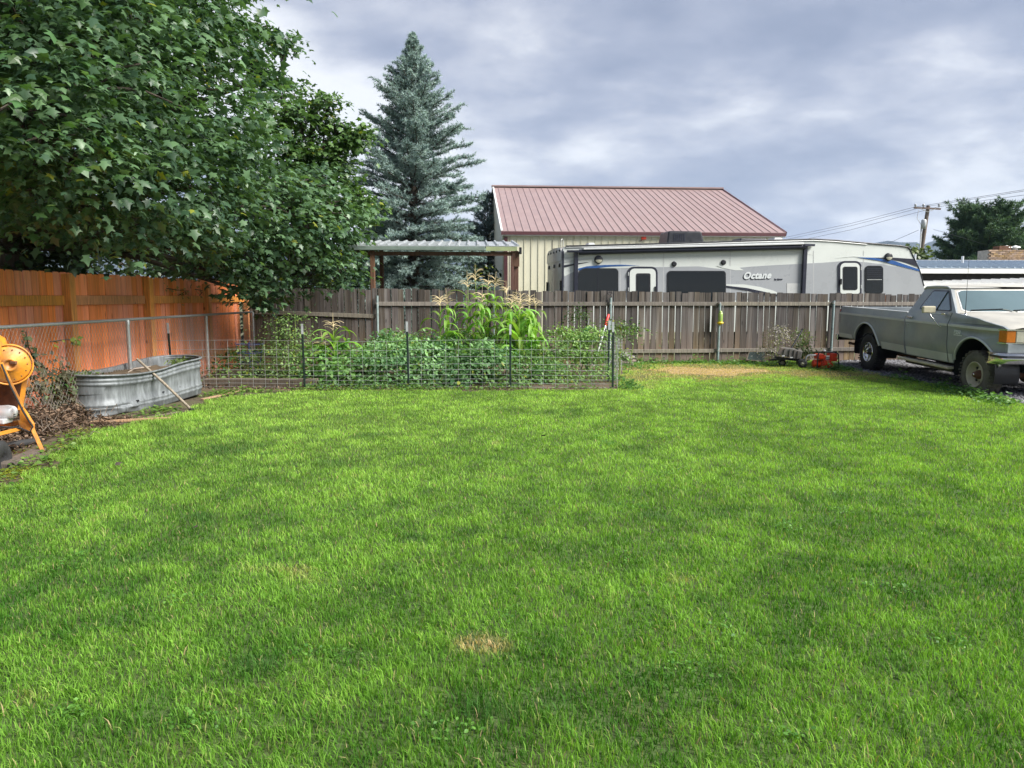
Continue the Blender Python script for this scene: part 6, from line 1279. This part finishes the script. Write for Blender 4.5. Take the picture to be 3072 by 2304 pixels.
V2 = [U(u + du * .9 - .05, .04 + v * (TW_ - .08) / TW_, z) for z, u in ((.63, 4.36), (.805, 4.39)) for v, du in ring]; bp_.add(V2, [(k, k + 1, k + 10, k + 9) for k in range(8)], True); bp_.add([V[k] for k in range(45, 54)] + V2[9:], [(k, k + 1, k + 10, k + 9) for k in range(8)])
fb = bp_.build('front_bumper', MAT['chrome'], pk)
b = MB()
for k in range(8):
    (v0, d0), (v1, d1) = ring[k], ring[k + 1]; b.add([U(4.455 + d0, v0 - (.004 if v0 < 0 else 0), .735), U(4.455 + d1, v1 - (.004 if v1 < 0 else 0), .735), U(4.448 + d1, v1 - (.004 if v1 < 0 else 0), .772), U(4.448 + d0, v0 - (.004 if v0 < 0 else 0), .772)], [(0, 1, 2, 3)], True)
b.build('bumper_strip', MAT['black'], fb)
MB().hexa([U(u, v, z) for z in (.52, .66) for u, v in ((-1.50, .0), (-1.38, .0), (-1.38, TW_), (-1.50, TW_))]).build('rear_bumper', MAT['chrome'], pk, bevel=.015)
MB().hexa([U(u, v, z) for z in (.62, 1.285) for u, v in ((-1.33, .10), (-1.27, .10), (-1.27, TW_ - .10), (-1.33, TW_ - .10))]).build('tailgate', MAT['truck'], pk, bevel=.01)
MB().hexa([U(u, v, z) for z in (.66, .70) for u, v in ((-1.26, .1), (1.47, .1), (1.47, TW_ - .1), (-1.26, TW_ - .1))]).build('bed_floor', MAT['black'], pk); MB().hexa([U(u, v, z) for z in (.62, 1.285) for u, v in ((1.44, .1), (1.475, .1), (1.475, TW_ - .1), (1.44, TW_ - .1))]).build('bed_front', MAT['truck'], pk)
MB().hexa([U(u, v, z) for z in (.42, .64) for u, v in ((.62, .35), (3.0, .35), (3.0, TW_ - .35), (.62, TW_ - .35))]).build('underbody', MAT['black'], pk)
for v in (.5, TW_ - .5): MB().hexa([U(u, w, z) for z in (.48, .60) for u, w in ((-1.3, v - .04), (4.2, v - .04), (4.2, v + .04), (-1.3, v + .04))]).build('chassis_rail', MAT['black'], pk)
MB().hexa([U(u, v, z) for z in (.62, 1.2) for u, v in ((3.0, .45), (4.1, .45), (4.1, TW_ - .45), (3.0, TW_ - .45))]).build('engine_bay', MAT['black'], pk)
for u in (0, 3.62): MB().tube([U(u, .2, .38), U(u, TW_ - .2, .38)], .06, 10).build('axle', MAT['rust'], pk); MB().lathe(U(u, TW_ / 2, .38), (1, 0, 0), [(-.14, 0), (-.12, .12), (.12, .12), (.14, 0)], 14).build('differential', MAT['rust'], pk)
MB().tube([U(1.0, .5, .36), U(-.6, .45, .42), U(-1.4, .3, .45)], .03, 8).build('exhaust_pipe', MAT['rust'], pk)
# wheels
def wheel(u, side, R_, dusty):
    ax = Vector((-1, 0, 0)) if side == 0 else Vector((1, 0, 0)); o = U(u, .17 if side == 0 else TW_ - .17, .385)
    w = MB().lathe(o, ax, [(-.12, .20), (-.125, .28), (-.115, R_ - .03), (-.10, R_), (.10, R_), (.118, R_ - .03), (.13, .30), (.128, .25), (.11, .215), (.10, .205)], 40)
    for k in range(46):
        a = 2 * math.pi * k / 46
        for h in (-.07, .02, .095):
            e = o + ax * (h + (.02 if k % 2 else 0)); rd = Vector((0, math.cos(a), math.sin(a))); rot = Matrix((ax, rd.cross(ax) * 1, rd)).transposed(); w.box(e + rd * (R_ + .002), (.055, .026, .02), rot)
    w = w.build('wheel', MAT['dusty' if dusty else 'rubber'], pk); m = 'dullrim' if dusty else 'chrome'
    MB().lathe(o, ax, [(.10, .208), (.125, .212), (.128, .200), (.10, .19), (.02, .175), (.0, .14), (.03, .09), (.03, 0)], 36).build('rim', MAT[m], w)
    b = MB()
    for k in range(8 if dusty else 5):
        a = 2 * math.pi * k / (8 if dusty else 5); rd = Vector((0, math.cos(a), math.sin(a))); td = ax.cross(rd)
        if dusty: b.lathe(o + ax * .012 + rd * .135, ax, [(0, .028), (.012, .026), (.013, 0)], 10)
        else: b.hexa([o + ax * h + rd * q + td * t_ for h, s in ((.03, 1), (.075, .8)) for q, t_ in ((.07, -.035 * s), (.19, -.045 * s), (.19, .045 * s), (.07, .035 * s))])
    b.build('rim_holes' if dusty else 'spokes', MAT['black' if dusty else 'chrome'], w, bevel=0 if dusty else .008)
    if not dusty: MB().lathe(o, ax, [(.028, .178), (.029, .06)], 30).build('rim_shadow_plate', MAT['black'], w)
    MB().lathe(o, ax, [(.02, .075), (.07, .072), (.085, .055), (.11, .05), (.13, .042), (.135, .02), (.135, 0)], 20).build('hub', MAT['rust' if dusty else 'black'], w)
    MB().lathe(o + ax * .134, ax, [(0, .022), (.006, .018), (.007, 0)], 14).build('hub_cap', MAT['chrome'], w)
wheel(0, 0, .385, False); wheel(0, 1, .385, False); wheel(3.62, 0, .385, True); wheel(3.62, 1, .385, True)
# mud flap, badge, aerial, door lock
MB().hexa([U(u, v, z) for z in (.30, .66) for u, v in ((3.06, .06), (3.09, .06), (3.09, .32), (3.06, .32))]).build('splash_guard', MAT['rubber'], pk)
text('F250', .085, U(3.08, -.004, 1.015), Vector((0, -1, -TIL)), (0, 0, 1), MAT['silver'], 'badge', pk, .15, .004, .004, 1.05)
MB().hexa([U(u, v, z) for z in (.985, 1.0) for u, v in ((3.08, -.008), (3.30, -.008), (3.30, .002), (3.08, .002))]).build('badge', MAT['silver'], pk)
MB().tube([U(3.12, .14, 1.34), U(3.1, .15, 1.9), U(3.08, .16, 2.25)], [.006, .003, .002], 5).build('aerial', MAT['black'], pk); MB().lathe(U(3.12, .14, 1.335), (0, 0, 1), [(0, .03), (.02, .02), (.021, 0)], 10).build('aerial_base', MAT['chrome'], pk)
MB().lathe(U(1.63, -.004, 1.08), (-1, 0, 0), [(0, .014), (.006, .012), (.007, 0)], 10).build('door_lock', MAT['chrome'], pk)
MB().bar(U(-.9, TW_ - .2, 1.31), U(1.2, TW_ - .2, 1.33), .05, .03).build('red_bar', MAT['tail'], pk)

# ---------------------------------------------------------------- air
def haze():
    m = bpy.data.materials.new('air'); m.use_nodes = True; N = m.node_tree.nodes; N.clear()
    o = N.new('ShaderNodeOutputMaterial'); v = N.new('ShaderNodeVolumePrincipled'); v.inputs['Color'].default_value = (.50, .66, .98, 1); v.inputs['Density'].default_value = HAZE
    m.node_tree.links.new(v.outputs[0], o.inputs['Volume'])
    h = MB().hexa([Vector((x, y, z)) for z in (-1.2, 420) for x, y in ((-6600, -320), (6600, -320), (6600, 5300), (-6600, 5300))]).build('haze', m); kind(h, 'stuff')
HAZE = 1.1e-4
haze()
